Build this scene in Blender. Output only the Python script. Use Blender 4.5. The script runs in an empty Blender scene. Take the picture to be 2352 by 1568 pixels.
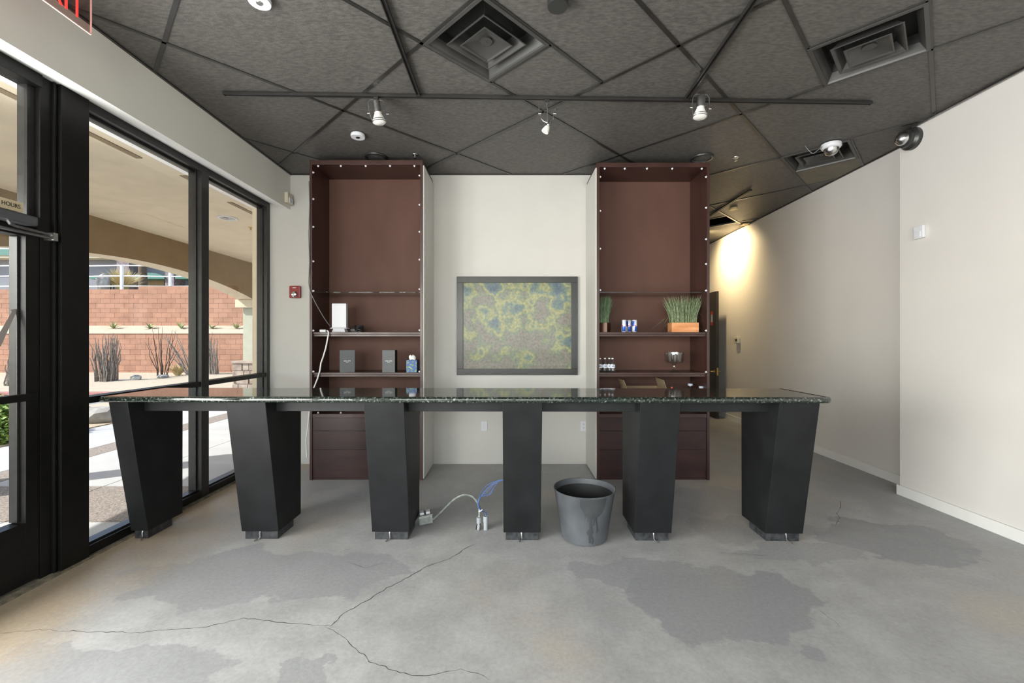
import bpy, bmesh, math, random
from mathutils import Vector, Matrix
random.seed(7)
S = bpy.context.scene
COL = S.collection

# ------------------------------------------------------------------ camera
FPX, CX, CY, CAMH = 1000.0, 1172.0, 780.0, 1.457
cam_d = bpy.data.cameras.new('camera'); cam = bpy.data.objects.new('camera', cam_d); COL.objects.link(cam)
cam.location = (0, 0, CAMH); cam.rotation_euler = (math.pi/2, 0, 0)
cam_d.sensor_width = 36.0; cam_d.lens = 36.0*FPX/2352
cam_d.shift_x = (1176-CX)/2352; cam_d.shift_y = -(784-CY)/2352
cam_d.clip_start = 0.05; cam_d.clip_end = 300
S.camera = cam
# ------------------------------------------------------------------ world, sun, added fill lamps, exposure
S.view_settings.view_transform = 'Standard'; S.view_settings.look = 'None'
S.view_settings.gamma = 1.0; S.view_settings.use_curve_mapping = False
S.view_settings.exposure = 0.24
wd = bpy.data.worlds.new('sky'); S.world = wd; wd.use_nodes = True
nt = wd.node_tree; nt.nodes.clear()
sky = nt.nodes.new('ShaderNodeTexSky'); sky.sky_type = 'NISHITA'; sky.sun_disc = False
sky.sun_elevation = math.radians(40); sky.sun_rotation = math.radians(239)
bg = nt.nodes.new('ShaderNodeBackground'); bg.inputs[1].default_value = 0.34
wo = nt.nodes.new('ShaderNodeOutputWorld')
nt.links.new(sky.outputs[0], bg.inputs[0]); nt.links.new(bg.outputs[0], wo.inputs[0])
def lamp(name, typ, energy, loc, rot, color=(1, 1, 1), **kw):
    d = bpy.data.lights.new(name, typ); d.energy = energy; d.color = color
    for k, v in kw.items(): setattr(d, k, v)
    o = bpy.data.objects.new(name, d); COL.objects.link(o); o.location = loc; o.rotation_euler = rot
    return o
sun = lamp('sun', 'SUN', 6.6, (0, 0, 20), (0, 0, 0), (1, .95, .87), angle=math.radians(.6))
sun.rotation_euler = Vector((.66, .40, -.64)).to_track_quat('-Z', 'Y').to_euler()
# fill lamps added as daylight outside the unseen front and left glazing
lamp('front_fill_lamp', 'AREA', 270, (-.5, -3.85, 2.05), (math.pi/2, 0, 0), (1, .975, .94), shape='RECTANGLE', size=4.4, size_y=1.9)
lamp('side_fill_lamp', 'AREA', 520, (-3.16, -.25, 1.35), Vector((1, 0, .35)).to_track_quat('-Z', 'Y').to_euler(), (1, .98, .95), shape='RECTANGLE', size=4.7, size_y=2.2)

# ------------------------------------------------------------------ helpers
def W(px, py, Y): return Vector(((px-CX)*Y/FPX, Y, CAMH-(py-CY)*Y/FPX))
class MB:
    def __init__(s): s.v = []; s.f = []; s.m = []; s.sm = []
    def add(s, vs, fs, mi=0, smooth=False):
        b = len(s.v); s.v += [tuple(v) for v in vs]
        for f in fs: s.f.append([b+i for i in f]); s.m.append(mi); s.sm.append(smooth)
        return s
    def box(s, x0, x1, y0, y1, z0, z1, mi=0):
        vs = [(x, y, z) for z in (z0, z1) for y in (y0, y1) for x in (x0, x1)]
        return s.add(vs, [(0, 2, 3, 1), (4, 5, 7, 6), (0, 1, 5, 4), (2, 6, 7, 3), (0, 4, 6, 2), (1, 3, 7, 5)], mi)
    def obox(s, M, sx, sy, sz, mi=0):
        vs = [M @ Vector((x*sx/2, y*sy/2, z*sz/2)) for z in (-1, 1) for y in (-1, 1) for x in (-1, 1)]
        return s.add(vs, [(0, 2, 3, 1), (4, 5, 7, 6), (0, 1, 5, 4), (2, 6, 7, 3), (0, 4, 6, 2), (1, 3, 7, 5)], mi)
    def prism(s, poly, z0, z1, mi=0):            # poly: ccw (x,y)
        n = len(poly); vs = [(p[0], p[1], z0) for p in poly]+[(p[0], p[1], z1) for p in poly]
        fs = [tuple(range(n))[::-1], tuple(range(n, 2*n))]+[(i, (i+1) % n, n+(i+1) % n, n+i) for i in range(n)]
        return s.add(vs, fs, mi)
    def loft(s, rings, caps=True, mi=0, smooth=False):
        n = len(rings[0]); vs = [p for r in rings for p in r]; fs = []
        for k in range(len(rings)-1):
            for i in range(n):
                j = (i+1) % n; fs.append((k*n+i, k*n+j, (k+1)*n+j, (k+1)*n+i))
        s.add(vs, fs, mi, smooth)
        if caps:
            s.add(rings[0], [tuple(range(n))[::-1]], mi); s.add(rings[-1], [tuple(range(n))], mi)
        return s
    def lathe(s, prof, c=(0, 0, 0), n=24, axis='Z', mi=0, caps=False, smooth=True):
        rings = []
        for r, h in prof:
            ring = []
            for i in range(n):
                a = 2*math.pi*i/n; x, y = r*math.cos(a), r*math.sin(a)
                p = {'Z': (x, y, h), 'Y': (x, h, -y), 'X': (h, x, y)}[axis]
                ring.append((p[0]+c[0], p[1]+c[1], p[2]+c[2]))
            rings.append(ring)
        return s.loft(rings, caps, mi, smooth)
    def lathe_m(s, prof, M, n=16, mi=0, caps=True, smooth=True):
        rings = [[tuple(M @ Vector((r*math.cos(2*math.pi*i/n), r*math.sin(2*math.pi*i/n), h))) for i in range(n)] for r, h in prof]
        return s.loft(rings, caps, mi, smooth)
    def tube(s, pts, r, n=8, mi=0, caps=True):
        pts = [Vector(p) for p in pts]; rings = []
        rr = r if isinstance(r, (list, tuple)) else [r]*len(pts)
        nrm = None
        for i, p in enumerate(pts):
            t = (pts[min(i+1, len(pts)-1)]-pts[max(i-1, 0)]).normalized()
            if nrm is None:
                nrm = t.orthogonal().normalized()
            else:
                nrm = (nrm - t*nrm.dot(t)); nrm = nrm.normalized() if nrm.length > 1e-6 else t.orthogonal().normalized()
            b = t.cross(nrm)
            rings.append([tuple(p+(nrm*math.cos(2*math.pi*k/n)+b*math.sin(2*math.pi*k/n))*rr[i]) for k in range(n)])
        return s.loft(rings, caps, mi, True)
    def mesh(s, name, mats, bev=0):
        me = bpy.data.meshes.new(name); me.from_pydata(s.v, [], s.f)
        for m in (mats if isinstance(mats, (list, tuple)) else [mats]): me.materials.append(m)
        me.polygons.foreach_set('material_index', s.m); me.polygons.foreach_set('use_smooth', s.sm)
        bm = bmesh.new(); bm.from_mesh(me)
        if bev: 
            bmesh.ops.remove_doubles(bm, verts=bm.verts, dist=1e-5)
            es = [e for e in bm.edges if len(e.link_faces) == 2 and e.calc_face_angle(0) > .5]
            bmesh.ops.bevel(bm, geom=es, offset=bev, segments=2, profile=.6, affect='EDGES', clamp_overlap=True)
        bmesh.ops.recalc_face_normals(bm, faces=bm.faces)
        bm.to_mesh(me); bm.free(); me.update()
        if any(s.sm): me.set_sharp_from_angle(angle=.7)
        return me
    def build(s, name, mats, parent=None, bev=0, origin=None):
        me = s.mesh(name, mats, bev)
        return link(name, me, parent, origin)
def link(name, me, parent=None, origin=None):
    o = bpy.data.objects.new(name, me); COL.objects.link(o)
    if parent is None:
        if origin is None:
            xs = [v.co for v in me.vertices]
            lo = [min(c[i] for c in xs) for i in range(3)]; hi = [max(c[i] for c in xs) for i in range(3)]
            origin = ((lo[0]+hi[0])/2, (lo[1]+hi[1])/2, lo[2])
        me.transform(Matrix.Translation(-Vector(origin))); o.location = origin
        o['_w'] = 0
    else:
        o.parent = parent; top = parent
        while top.parent: top = top.parent
        if parent.parent is None: o.matrix_parent_inverse = parent.matrix_basis.inverted()
        # deeper levels: parent's own frame is already the world frame
    if '_w' in o: del o['_w']
    return o
def thing(name, label, cat, loc, rz=0, group=None, kind=None):
    o = bpy.data.objects.new(name, None); COL.objects.link(o); o.location = loc; o.rotation_euler = (0, 0, rz)
    o.empty_display_size = .1
    return tag(o, label, cat, group, kind)
def tag(o, label=None, cat=None, group=None, kind=None):
    if label: o['label'] = label
    if cat: o['category'] = cat
    if group: o['group'] = group
    if kind: o['kind'] = kind
    return o
def struct(o, label=None, cat=None): return tag(o, label, cat, None, 'structure')
def copy_tree(o, parent=None, dmat=None):
    c = o.copy(); COL.objects.link(c)
    if parent: c.parent = parent
    for ch in list(o.children): copy_tree(ch, c)
    return c
def text_mesh(txt, size, M, extrude=.001, align='CENTER', mat=None, name='lettering', parent=None, xs=1.0):
    cu = bpy.data.curves.new(name, 'FONT'); cu.body = txt; cu.size = size; cu.extrude = extrude; cu.align_x = align; cu.align_y = 'CENTER'
    to = bpy.data.objects.new('tmp', cu); COL.objects.link(to)
    bpy.context.view_layer.update()
    me = bpy.data.meshes.new_from_object(to.evaluated_get(bpy.context.evaluated_depsgraph_get()))
    bpy.data.objects.remove(to); me.transform(M @ Matrix.Diagonal((xs, 1, 1, 1)))
    me.materials.clear(); me.materials.append(mat); me.name = name
    return link(name, me, parent)
def clip(poly, conv):                      # Sutherland-Hodgman against ccw convex polygon
    out = poly
    for i in range(len(conv)):
        a, b = conv[i], conv[(i+1) % len(conv)]
        ins = lambda p: (b[0]-a[0])*(p[1]-a[1])-(b[1]-a[1])*(p[0]-a[0])
        src, out = out, []
        for k in range(len(src)):
            p, q = src[k], src[(k+1) % len(src)]; dp, dq = ins(p), ins(q)
            if dp >= 0: out.append(p)
            if dp*dq < 0:
                t = dp/(dp-dq); out.append((p[0]+(q[0]-p[0])*t, p[1]+(q[1]-p[1])*t))
        if len(out) < 3: return []
    return out
def area(p): return abs(sum(p[i][0]*p[(i+1) % len(p)][1]-p[(i+1) % len(p)][0]*p[i][1] for i in range(len(p))))/2

# ------------------------------------------------------------------ materials (all procedural)
def mat(name, col, rough=.5, metal=0, var=.12, scale=8, bump=0, bscale=None, spec=.5, col2=None, stretch=None, coat=0):
    m = bpy.data.materials.new(name); m.use_nodes = True; t = m.node_tree; N = t.nodes; L = t.links
    b = N['Principled BSDF']; b.inputs['Roughness'].default_value = rough; b.inputs['Metallic'].default_value = metal
    b.inputs['Specular IOR Level'].default_value = spec
    if coat: b.inputs['Coat Weight'].default_value = coat; b.inputs['Coat Roughness'].default_value = .08
    geo = N.new('ShaderNodeNewGeometry'); mp = N.new('ShaderNodeMapping'); L.new(geo.outputs['Position'], mp.inputs[0])
    if stretch: mp.inputs['Scale'].default_value = stretch
    no = N.new('ShaderNodeTexNoise'); no.inputs['Scale'].default_value = scale; no.inputs['Detail'].default_value = 6
    L.new(mp.outputs[0], no.inputs[0])
    r = N.new('ShaderNodeValToRGB'); c2 = col2 or tuple(min(1, c*(1+var)) for c in col); c1 = col if col2 else tuple(c*(1-var) for c in col)
    r.color_ramp.elements[0].position = .32; r.color_ramp.elements[1].position = .68
    r.color_ramp.elements[0].color = (*c1, 1); r.color_ramp.elements[1].color = (*c2, 1)
    L.new(no.outputs['Fac'], r.inputs[0]); L.new(r.outputs[0], b.inputs['Base Color'])
    if bump:
        n2 = N.new('ShaderNodeTexNoise'); n2.inputs['Scale'].default_value = bscale or scale*6; n2.inputs['Detail'].default_value = 4
        L.new(mp.outputs[0], n2.inputs[0]); bp = N.new('ShaderNodeBump'); bp.inputs['Strength'].default_value = bump; bp.inputs['Distance'].default_value = .01
        L.new(n2.outputs['Fac'], bp.inputs['Height']); L.new(bp.outputs[0], b.inputs['Normal'])
    return m
def glassmat(name, tint=(1, 1, 1), refl=.9, ior=1.45, rough=.0):
    m = bpy.data.materials.new(name); m.use_nodes = True; t = m.node_tree; N = t.nodes; L = t.links; N.clear()
    tr = N.new('ShaderNodeBsdfTransparent'); gl = N.new('ShaderNodeBsdfGlossy'); gl.inputs['Roughness'].default_value = rough
    gl.inputs['Color'].default_value = (refl, refl, refl, 1)
    no = N.new('ShaderNodeTexNoise'); no.inputs['Scale'].default_value = 3
    mx0 = N.new('ShaderNodeMix'); mx0.data_type = 'RGBA'; mx0.inputs[6].default_value = (*tint, 1); mx0.inputs[7].default_value = (*[c*.985 for c in tint], 1)
    L.new(no.outputs['Fac'], mx0.inputs[0]); L.new(mx0.outputs[2], tr.inputs[0])
    f0 = ((ior-1)/(ior+1))**2
    lw = N.new('ShaderNodeLayerWeight'); lw.inputs[0].default_value = .5
    pw = N.new('ShaderNodeMath'); pw.operation = 'POWER'; pw.inputs[1].default_value = 5; L.new(lw.outputs['Facing'], pw.inputs[0])
    ma = N.new('ShaderNodeMath'); ma.operation = 'MULTIPLY_ADD'; ma.inputs[1].default_value = 1-f0; ma.inputs[2].default_value = f0; L.new(pw.outputs[0], ma.inputs[0])
    mx = N.new('ShaderNodeMixShader'); L.new(ma.outputs[0], mx.inputs[0]); L.new(tr.outputs[0], mx.inputs[1]); L.new(gl.outputs[0], mx.inputs[2])
    o = N.new('ShaderNodeOutputMaterial'); L.new(mx.outputs[0], o.inputs[0])
    return m
def emis(name, col, strength):
    m = mat(name, col, .5); b = m.node_tree.nodes['Principled BSDF']
    b.inputs['Emission Color'].default_value = (*col, 1); b.inputs['Emission Strength'].default_value = strength
    return m
M = {}
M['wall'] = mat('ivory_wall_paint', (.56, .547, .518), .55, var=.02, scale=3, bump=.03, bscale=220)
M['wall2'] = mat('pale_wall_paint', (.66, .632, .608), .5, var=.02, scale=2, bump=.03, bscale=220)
M['soffit'] = mat('soffit_paint', (.76, .75, .69), .6, var=.02, scale=3)
M['reveal'] = mat('white_reveal_paint', (.90, .90, .89), .6, var=.02, scale=3)
M['base'] = mat('baseboard_paint', (.74, .73, .71), .45, var=.02)
M['tile'] = mat('charcoal_ceiling_board', (.070, .066, .062), .55, var=.0, scale=26, col2=(.122, .114, .106), bump=.25, bscale=90, stretch=(1, 2.4, 1), spec=.4)
M['tile2'] = mat('olive_ceiling_board', (.12, .105, .075), .62, scale=9, col2=(.16, .14, .10), bump=.2, bscale=90)
M['tee'] = mat('grid_bar_black', (.022, .021, .020), .34, var=.2, spec=.6)
M['plenum'] = mat('plenum_black', (.010, .010, .010), .9)
M['vent'] = mat('vent_black_enamel', (.045, .044, .042), .42, var=.1, spec=.5)
M['ventdark'] = mat('vent_throat', (.008, .008, .008), .8)
M['track'] = mat('track_black', (.022, .022, .022), .35, var=.1, spec=.6)
M['frame'] = mat('bronze_aluminium', (.020, .0195, .0195), .34, var=.2, scale=20, spec=.45)
M['framedark'] = mat('black_painted_steel', (.0055, .0052, .005), .42, var=.25, scale=14, spec=.3)
M['glass'] = glassmat('window_glass', (.97, .985, .98), .85, 1.35)
M['shelfglass'] = glassmat('shelf_glass', (.90, .95, .93), .9, 1.5)
M['clear'] = glassmat('clear_glassware', (.93, .95, .95), 1.0, 1.75)
M['plasticclear'] = glassmat('clear_plastic', (.85, .89, .92), 1.0, 1.65, .05)
M['wood'] = mat('mahogany_stain', (.038, .0165, .0135), .36, scale=5, col2=(.060, .025, .020), stretch=(1, 1, .25), bump=.04, bscale=60, coat=.15)
M['woodback'] = mat('mahogany_back_panel', (.098, .050, .038), .6, scale=3, col2=(.120, .062, .048), stretch=(1, 1, .4), spec=.2)
M['wooddrawer'] = mat('scuffed_mahogany', (.022, .0095, .0095), .36, scale=14, col2=(.042, .016, .015), stretch=(.25, 1, 1), bump=.05)
M['counter'] = mat('black_laminate', (.0105, .0110, .0120), .5, var=.25, scale=6, spec=.22, bump=.015, bscale=40)
M['plinth'] = mat('scuffed_black_metal', (.012, .0125, .014), .35, scale=30, col2=(.05, .053, .058), bump=.1)
M['white'] = mat('white_plastic', (.66, .67, .71), .4, var=.02)
M['offwhite'] = mat('aged_white_plastic', (.62, .58, .46), .5, var=.04)
M['cream'] = mat('cream_plastic', (.66, .52, .26), .5, var=.05)
M['black'] = mat('black_plastic', (.012, .012, .013), .4, var=.2)
M['red'] = mat('red_plastic', (.26, .022, .02), .4, var=.1)
M['chrome'] = mat('chrome', (.62, .62, .62), .2, 1, var=.08)
M['brushed'] = mat('brushed_steel', (.40, .40, .40), .35, 1, var=.15, scale=30)
M['brass'] = mat('brass', (.62, .43, .17), .3, 1, var=.1)
M['bulb'] = mat('frosted_bulb_glass', (.80, .79, .76), .35, var=.02)
M['galv'] = mat('galvanised_steel', (.22, .24, .23), .45, .6, scale=40, col2=(.36, .38, .36))
M['pvc'] = mat('grey_pvc', (.30, .32, .34), .5, var=.08)
M['bluewire'] = mat('blue_wire', (.055, .105, .27), .45, var=.15)
M['whitecord'] = mat('white_cord', (.72, .72, .72), .45, var=.04)
M['greycord'] = mat('grey_cord', (.18, .18, .185), .5, var=.1)
M['copper'] = mat('copper_planter', (.62, .24, .09), .42, .25, scale=12, col2=(.80, .40, .18), stretch=(.4, 1, 2))
M['bronze'] = mat('dark_bronze_planter', (.055, .020, .008), .35, .4, var=.3)
M['blade'] = mat('artificial_grass', (.070, .115, .050), .55, scale=45, col2=(.25, .30, .16))
M['blade2'] = mat('dark_artificial_grass', (.030, .070, .025), .55, scale=30, col2=(.085, .15, .06))
M['card'] = mat('corrugated_card', (.34, .25, .15), .8, var=.08, scale=20)
M['greybox'] = mat('graphite_card', (.085, .09, .095), .5, var=.05)
M['greyboxside'] = mat('black_card', (.010, .010, .010), .6, var=.05)
M['print'] = mat('white_print', (.72, .73, .74), .5, var=.02)
M['tissue'] = mat('tissue_paper', (.80, .80, .80), .9, var=.03)
M['orange'] = mat('orange_cap', (.62, .10, .02), .45, var=.05)
M['bluecap'] = mat('pale_blue_cap', (.62, .70, .80), .45, var=.05)
M['label'] = mat('bottle_label', (.66, .70, .78), .5, scale=60, col2=(.80, .82, .84))
M['labelblue'] = mat('bottle_label_blue', (.04, .06, .24), .5, var=.1)
M['canblue'] = mat('can_blue', (.03, .09, .42), .3, .3, var=.1)
M['cansilver'] = mat('can_silver', (.66, .68, .74), .3, .35, var=.05)
M['canred'] = mat('can_red', (.55, .06, .04), .4, var=.1)
M['exitred'] = emis('exit_sign_red', (.90, .06, .05), .55)
M['exitglass'] = glassmat('exit_sign_acrylic', (.86, .74, .72), .9, 1.45)
M['exitedge'] = mat('exit_sign_edge', (.85, .62, .58), .4, var=.03)
M['tan'] = mat('tan_sign', (.60, .50, .33), .6, var=.04)
M['inkblack'] = mat('black_ink', (.012, .012, .012), .6)
M['vinyl'] = mat('grey_window_vinyl', (.30, .27, .25), .6, var=.05)
M['closer'] = mat('grey_closer_enamel', (.10, .105, .115), .4, .3, var=.1)
M['door'] = mat('dark_door_stain', (.016, .012, .010), .38, var=.3, scale=4, stretch=(1, 1, .2))
M['crack'] = mat('dark_crack', (.035, .033, .030), .9)
M['dirty'] = mat('dirty_threshold', (.10, .085, .06), .85, scale=22, col2=(.26, .22, .16), bump=.4)
# outdoors
M['stucco'] = mat('tan_stucco', (.70, .605, .455), .85, var=.05, scale=4, bump=.2, bscale=120)
M['beam'] = mat('brown_stucco', (.245, .175, .098), .85, var=.06, scale=5, bump=.2, bscale=120)
M['post'] = mat('sage_post_paint', (.36, .37, .30), .7, var=.05)
M['cap'] = mat('cream_stucco', (.55, .48, .36), .8, var=.05)
M['block'] = mat('terracotta_block', (.35, .185, .122), .9, var=.12, scale=3, bump=.2, bscale=40)
M['mortar'] = mat('pink_mortar', (.45, .265, .185), .95, var=.06)
M['sand'] = mat('desert_gravel', (.38, .315, .23), .95, scale=30, col2=(.48, .41, .31), bump=.4, bscale=60)
M['conc'] = mat('sidewalk_concrete', (.44, .44, .45), .85, var=.06, scale=3, bump=.1)
M['aggr'] = mat('exposed_aggregate', (.13, .11, .10), .9, scale=60, col2=(.36, .31, .28), bump=.5, bscale=80)
M['asphalt'] = mat('sunlit_asphalt', (.22, .22, .23), .9, var=.1, scale=20)
M['kerb'] = mat('faded_red_kerb', (.36, .16, .14), .85, var=.2, scale=4)
M['rail'] = mat('white_rail_paint', (.72, .73, .74), .5, var=.03)
M['greywall'] = mat('blue_grey_stucco', (.20, .205, .235), .9, var=.05)
M['greenroof'] = mat('green_metal_roof', (.05, .16, .13), .5, var=.1)
M['stone'] = mat('ledge_stone', (.22, .17, .14), .9, scale=6, col2=(.40, .33, .28), bump=.4)
M['stonedark'] = mat('purple_ledge_stone', (.12, .10, .115), .9, scale=5, col2=(.26, .21, .22), bump=.4)
M['cane'] = mat('ocotillo_cane', (.085, .060, .042), .9, var=.3, scale=30)
M['dead'] = mat('dead_grey_cane', (.15, .125, .105), .9, scale=18, col2=(.36, .31, .265))
M['agave'] = mat('agave_leaf', (.16, .22, .07), .6, scale=25, col2=(.36, .38, .17))
M['straw'] = mat('straw_grass', (.46, .36, .16), .8, scale=20, col2=(.62, .50, .27))
M['hedge'] = mat('green_bush_leaf', (.10, .20, .03), .6, scale=14, col2=(.28, .40, .09))
M['rock'] = mat('grey_boulder', (.22, .21, .20), .9, scale=4, col2=(.42, .40, .37), bump=.4)
M['darkglass'] = mat('green_tinted_glazing', (.015, .04, .035), .15, var=.2, spec=.6)
M['carwhite'] = mat('white_car_paint', (.70, .70, .72), .25, var=.02)

def concrete_floor():
    m = bpy.data.materials.new('worn_concrete_floor'); m.use_nodes = True; t = m.node_tree; N = t.nodes; L = t.links
    b = N['Principled BSDF']; b.inputs['Roughness'].default_value = .5; b.inputs['Specular IOR Level'].default_value = .35
    geo = N.new('ShaderNodeNewGeometry'); P = geo.outputs['Position']
    def noise(sc, det=6, rough=.55):
        n = N.new('ShaderNodeTexNoise'); n.inputs['Scale'].default_value = sc; n.inputs['Detail'].default_value = det; n.inputs['Roughness'].default_value = rough
        L.new(P, n.inputs[0]); return n
    def mixc(fac, a, c):
        x = N.new('ShaderNodeMix'); x.data_type = 'RGBA'
        if isinstance(fac, float): x.inputs[0].default_value = fac
        else: L.new(fac, x.inputs[0])
        for s_, v in ((6, a), (7, c)):
            if isinstance(v, tuple): x.inputs[s_].default_value = (*v, 1)
            else: L.new(v, x.inputs[s_])
        return x.outputs[2]
    def mr(v, a, c, o0=0., o1=1.):
        x = N.new('ShaderNodeMapRange'); x.interpolation_type = 'SMOOTHSTEP'
        for i, q in enumerate((a, c, o0, o1)): x.inputs[i+1].default_value = q
        L.new(v, x.inputs[0]); return x.outputs[0]
    big = noise(.7, 5); mid = noise(3.2, 8, .65); fine = noise(45, 5, .7)
    col = mixc(mr(mid.outputs['Fac'], .35, .68), (.315, .315, .315), (.392, .392, .390))
    col = mixc(mr(big.outputs['Fac'], .5, .68), col, (.405, .372, .332))
    # worn patches with ragged outlines
    wn = noise(2.6, 7, .6); ws = N.new('ShaderNodeVectorMath'); ws.operation = 'SUBTRACT'; L.new(wn.outputs['Color'], ws.inputs[0]); ws.inputs[1].default_value = (.5, .5, .5)
    wm = N.new('ShaderNodeVectorMath'); wm.operation = 'SCALE'; L.new(ws.outputs[0], wm.inputs[0]); wm.inputs['Scale'].default_value = .75
    pw = N.new('ShaderNodeVectorMath'); pw.operation = 'ADD'; L.new(P, pw.inputs[0]); L.new(wm.outputs[0], pw.inputs[1])
    acc = None
    for cx, cy, rx, ry, st in [(-1.55, 2.70, .80, .34, .75), (-1.05, 2.72, .34, .30, .8), (-1.85, 1.86, .62, .24, .75), (1.16, 2.44, .50, .33, 1), (.92, 2.74, .55, .16, .75),
                           (2.78, 3.20, .50, .36, 1), (1.9, 3.35, .5, .22, .55), (1.40, 2.02, .09, .06, 1), (-.88, 1.86, .12, .08, .7), (1.9, 4.0, .6, .35, .4), (2.05, 2.98, .5, .12, .6)]:
        d = N.new('ShaderNodeVectorMath'); d.operation = 'SUBTRACT'; L.new(pw.outputs[0], d.inputs[0]); d.inputs[1].default_value = (cx, cy, 0)
        e = N.new('ShaderNodeVectorMath'); e.operation = 'MULTIPLY'; L.new(d.outputs[0], e.inputs[0]); e.inputs[1].default_value = (1/rx, 1/ry, 0)
        l = N.new('ShaderNodeVectorMath'); l.operation = 'LENGTH'; L.new(e.outputs[0], l.inputs[0])
        k = mr(l.outputs['Value'], 1.06, .96, 0, st)
        if acc is None: acc = k
        else:
            mx = N.new('ShaderNodeMath'); mx.operation = 'MAXIMUM'; L.new(acc, mx.inputs[0]); L.new(k, mx.inputs[1]); acc = mx.outputs[0]
    col = mixc(acc, col, (.268, .272, .280))
    # floor colour turns tan towards the storefront
    sep = N.new('ShaderNodeSeparateXYZ'); L.new(pw.outputs[0], sep.inputs[0])
    col = mixc(mr(sep.outputs[0], -1.95, -2.7, 0, .85), col, (.42, .33, .225))
    x = N.new('ShaderNodeMix'); x.data_type = 'RGBA'; x.blend_type = 'OVERLAY'; x.inputs[0].default_value = .28
    L.new(col, x.inputs[6]); L.new(fine.outputs['Fac'], x.inputs[7]); L.new(x.outputs[2], b.inputs['Base Color'])
    bp = N.new('ShaderNodeBump'); bp.inputs['Strength'].default_value = .08; bp.inputs['Distance'].default_value = .01
    L.new(fine.outputs['Fac'], bp.inputs['Height']); L.new(bp.outputs[0], b.inputs['Normal'])
    rr = mr(mid.outputs['Fac'], .3, .7, .40, .60); L.new(rr, b.inputs['Roughness'])
    return m
def granite():
    m = bpy.data.materials.new('dark_green_granite'); m.use_nodes = True; t = m.node_tree; N = t.nodes; L = t.links
    b = N['Principled BSDF']; b.inputs['Roughness'].default_value = .06; b.inputs['Specular IOR Level'].default_value = .75
    geo = N.new('ShaderNodeNewGeometry')
    vo = N.new('ShaderNodeTexVoronoi'); vo.inputs['Scale'].default_value = 130; L.new(geo.outputs['Position'], vo.inputs[0])
    no = N.new('ShaderNodeTexNoise'); no.inputs['Scale'].default_value = 70; no.inputs['Detail'].default_value = 8; L.new(geo.outputs['Position'], no.inputs[0])
    r = N.new('ShaderNodeValToRGB'); e = r.color_ramp.elements
    e[0].position = .40; e[0].color = (.006, .009, .008, 1); e[1].position = .60; e[1].color = (.030, .042, .034, 1)
    e2 = e.new(.73); e2.color = (.30, .33, .28, 1)
    L.new(no.outputs['Fac'], r.inputs[0])
    r2 = N.new('ShaderNodeValToRGB'); e = r2.color_ramp.elements; e[0].position = .0; e[0].color = (1, 1, 1, 1); e[1].position = .16; e[1].color = (0, 0, 0, 1)
    L.new(vo.outputs['Distance'], r2.inputs[0])
    x = N.new('ShaderNodeMix'); x.data_type = 'RGBA'; L.new(r2.outputs[0], x.inputs[0]); L.new(r.outputs[0], x.inputs[6]); x.inputs[7].default_value = (.13, .15, .12, 1)
    L.new(x.outputs[2], b.inputs['Base Color'])
    return m
def painting_mat():        # plain mottled stand-in in the picture's own colours
    m = bpy.data.materials.new('mottled_print'); m.use_nodes = True; t = m.node_tree; N = t.nodes; L = t.links
    b = N['Principled BSDF']; b.inputs['Roughness'].default_value = .4; b.inputs['Coat Weight'].default_value = .12; b.inputs['Coat Roughness'].default_value = .06
    geo = N.new('ShaderNodeNewGeometry')
    n1 = N.new('ShaderNodeTexNoise'); n1.inputs['Scale'].default_value = 4.5; n1.inputs['Detail'].default_value = 3; L.new(geo.outputs['Position'], n1.inputs[0])
    n2 = N.new('ShaderNodeTexNoise'); n2.inputs['Scale'].default_value = 38; n2.inputs['Detail'].default_value = 5; L.new(geo.outputs['Position'], n2.inputs[0])
    sep = N.new('ShaderNodeSeparateXYZ'); L.new(geo.outputs['Position'], sep.inputs[0])
    mrn = N.new('ShaderNodeMapRange'); L.new(sep.outputs[2], mrn.inputs[0]); mrn.inputs[1].default_value = 1.1; mrn.inputs[2].default_value = 2.13
    mrn.inputs[3].default_value = -.10; mrn.inputs[4].default_value = .08
    ad = N.new('ShaderNodeMath'); ad.operation = 'ADD'; L.new(n1.outputs['Fac'], ad.inputs[0]); L.new(mrn.outputs[0], ad.inputs[1])
    r = N.new('ShaderNodeValToRGB'); e = r.color_ramp.elements
    e[0].position = .30; e[0].color = (.16, .15, .12, 1); e[1].position = .72; e[1].color = (.06, .09, .13, 1)
    for p, c in ((.40, (.17, .15, .125, 1)), (.47, (.14, .17, .11, 1)), (.54, (.27, .27, .11, 1)), (.62, (.10, .15, .13, 1))):
        q = e.new(p); q.color = c
    L.new(ad.outputs[0], r.inputs[0])
    x = N.new('ShaderNodeMix'); x.data_type = 'RGBA'; x.blend_type = 'OVERLAY'; x.inputs[0].default_value = .75; L.new(r.outputs[0], x.inputs[6]); L.new(n2.outputs['Fac'], x.inputs[7])
    L.new(x.outputs[2], b.inputs['Base Color']); return m
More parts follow.
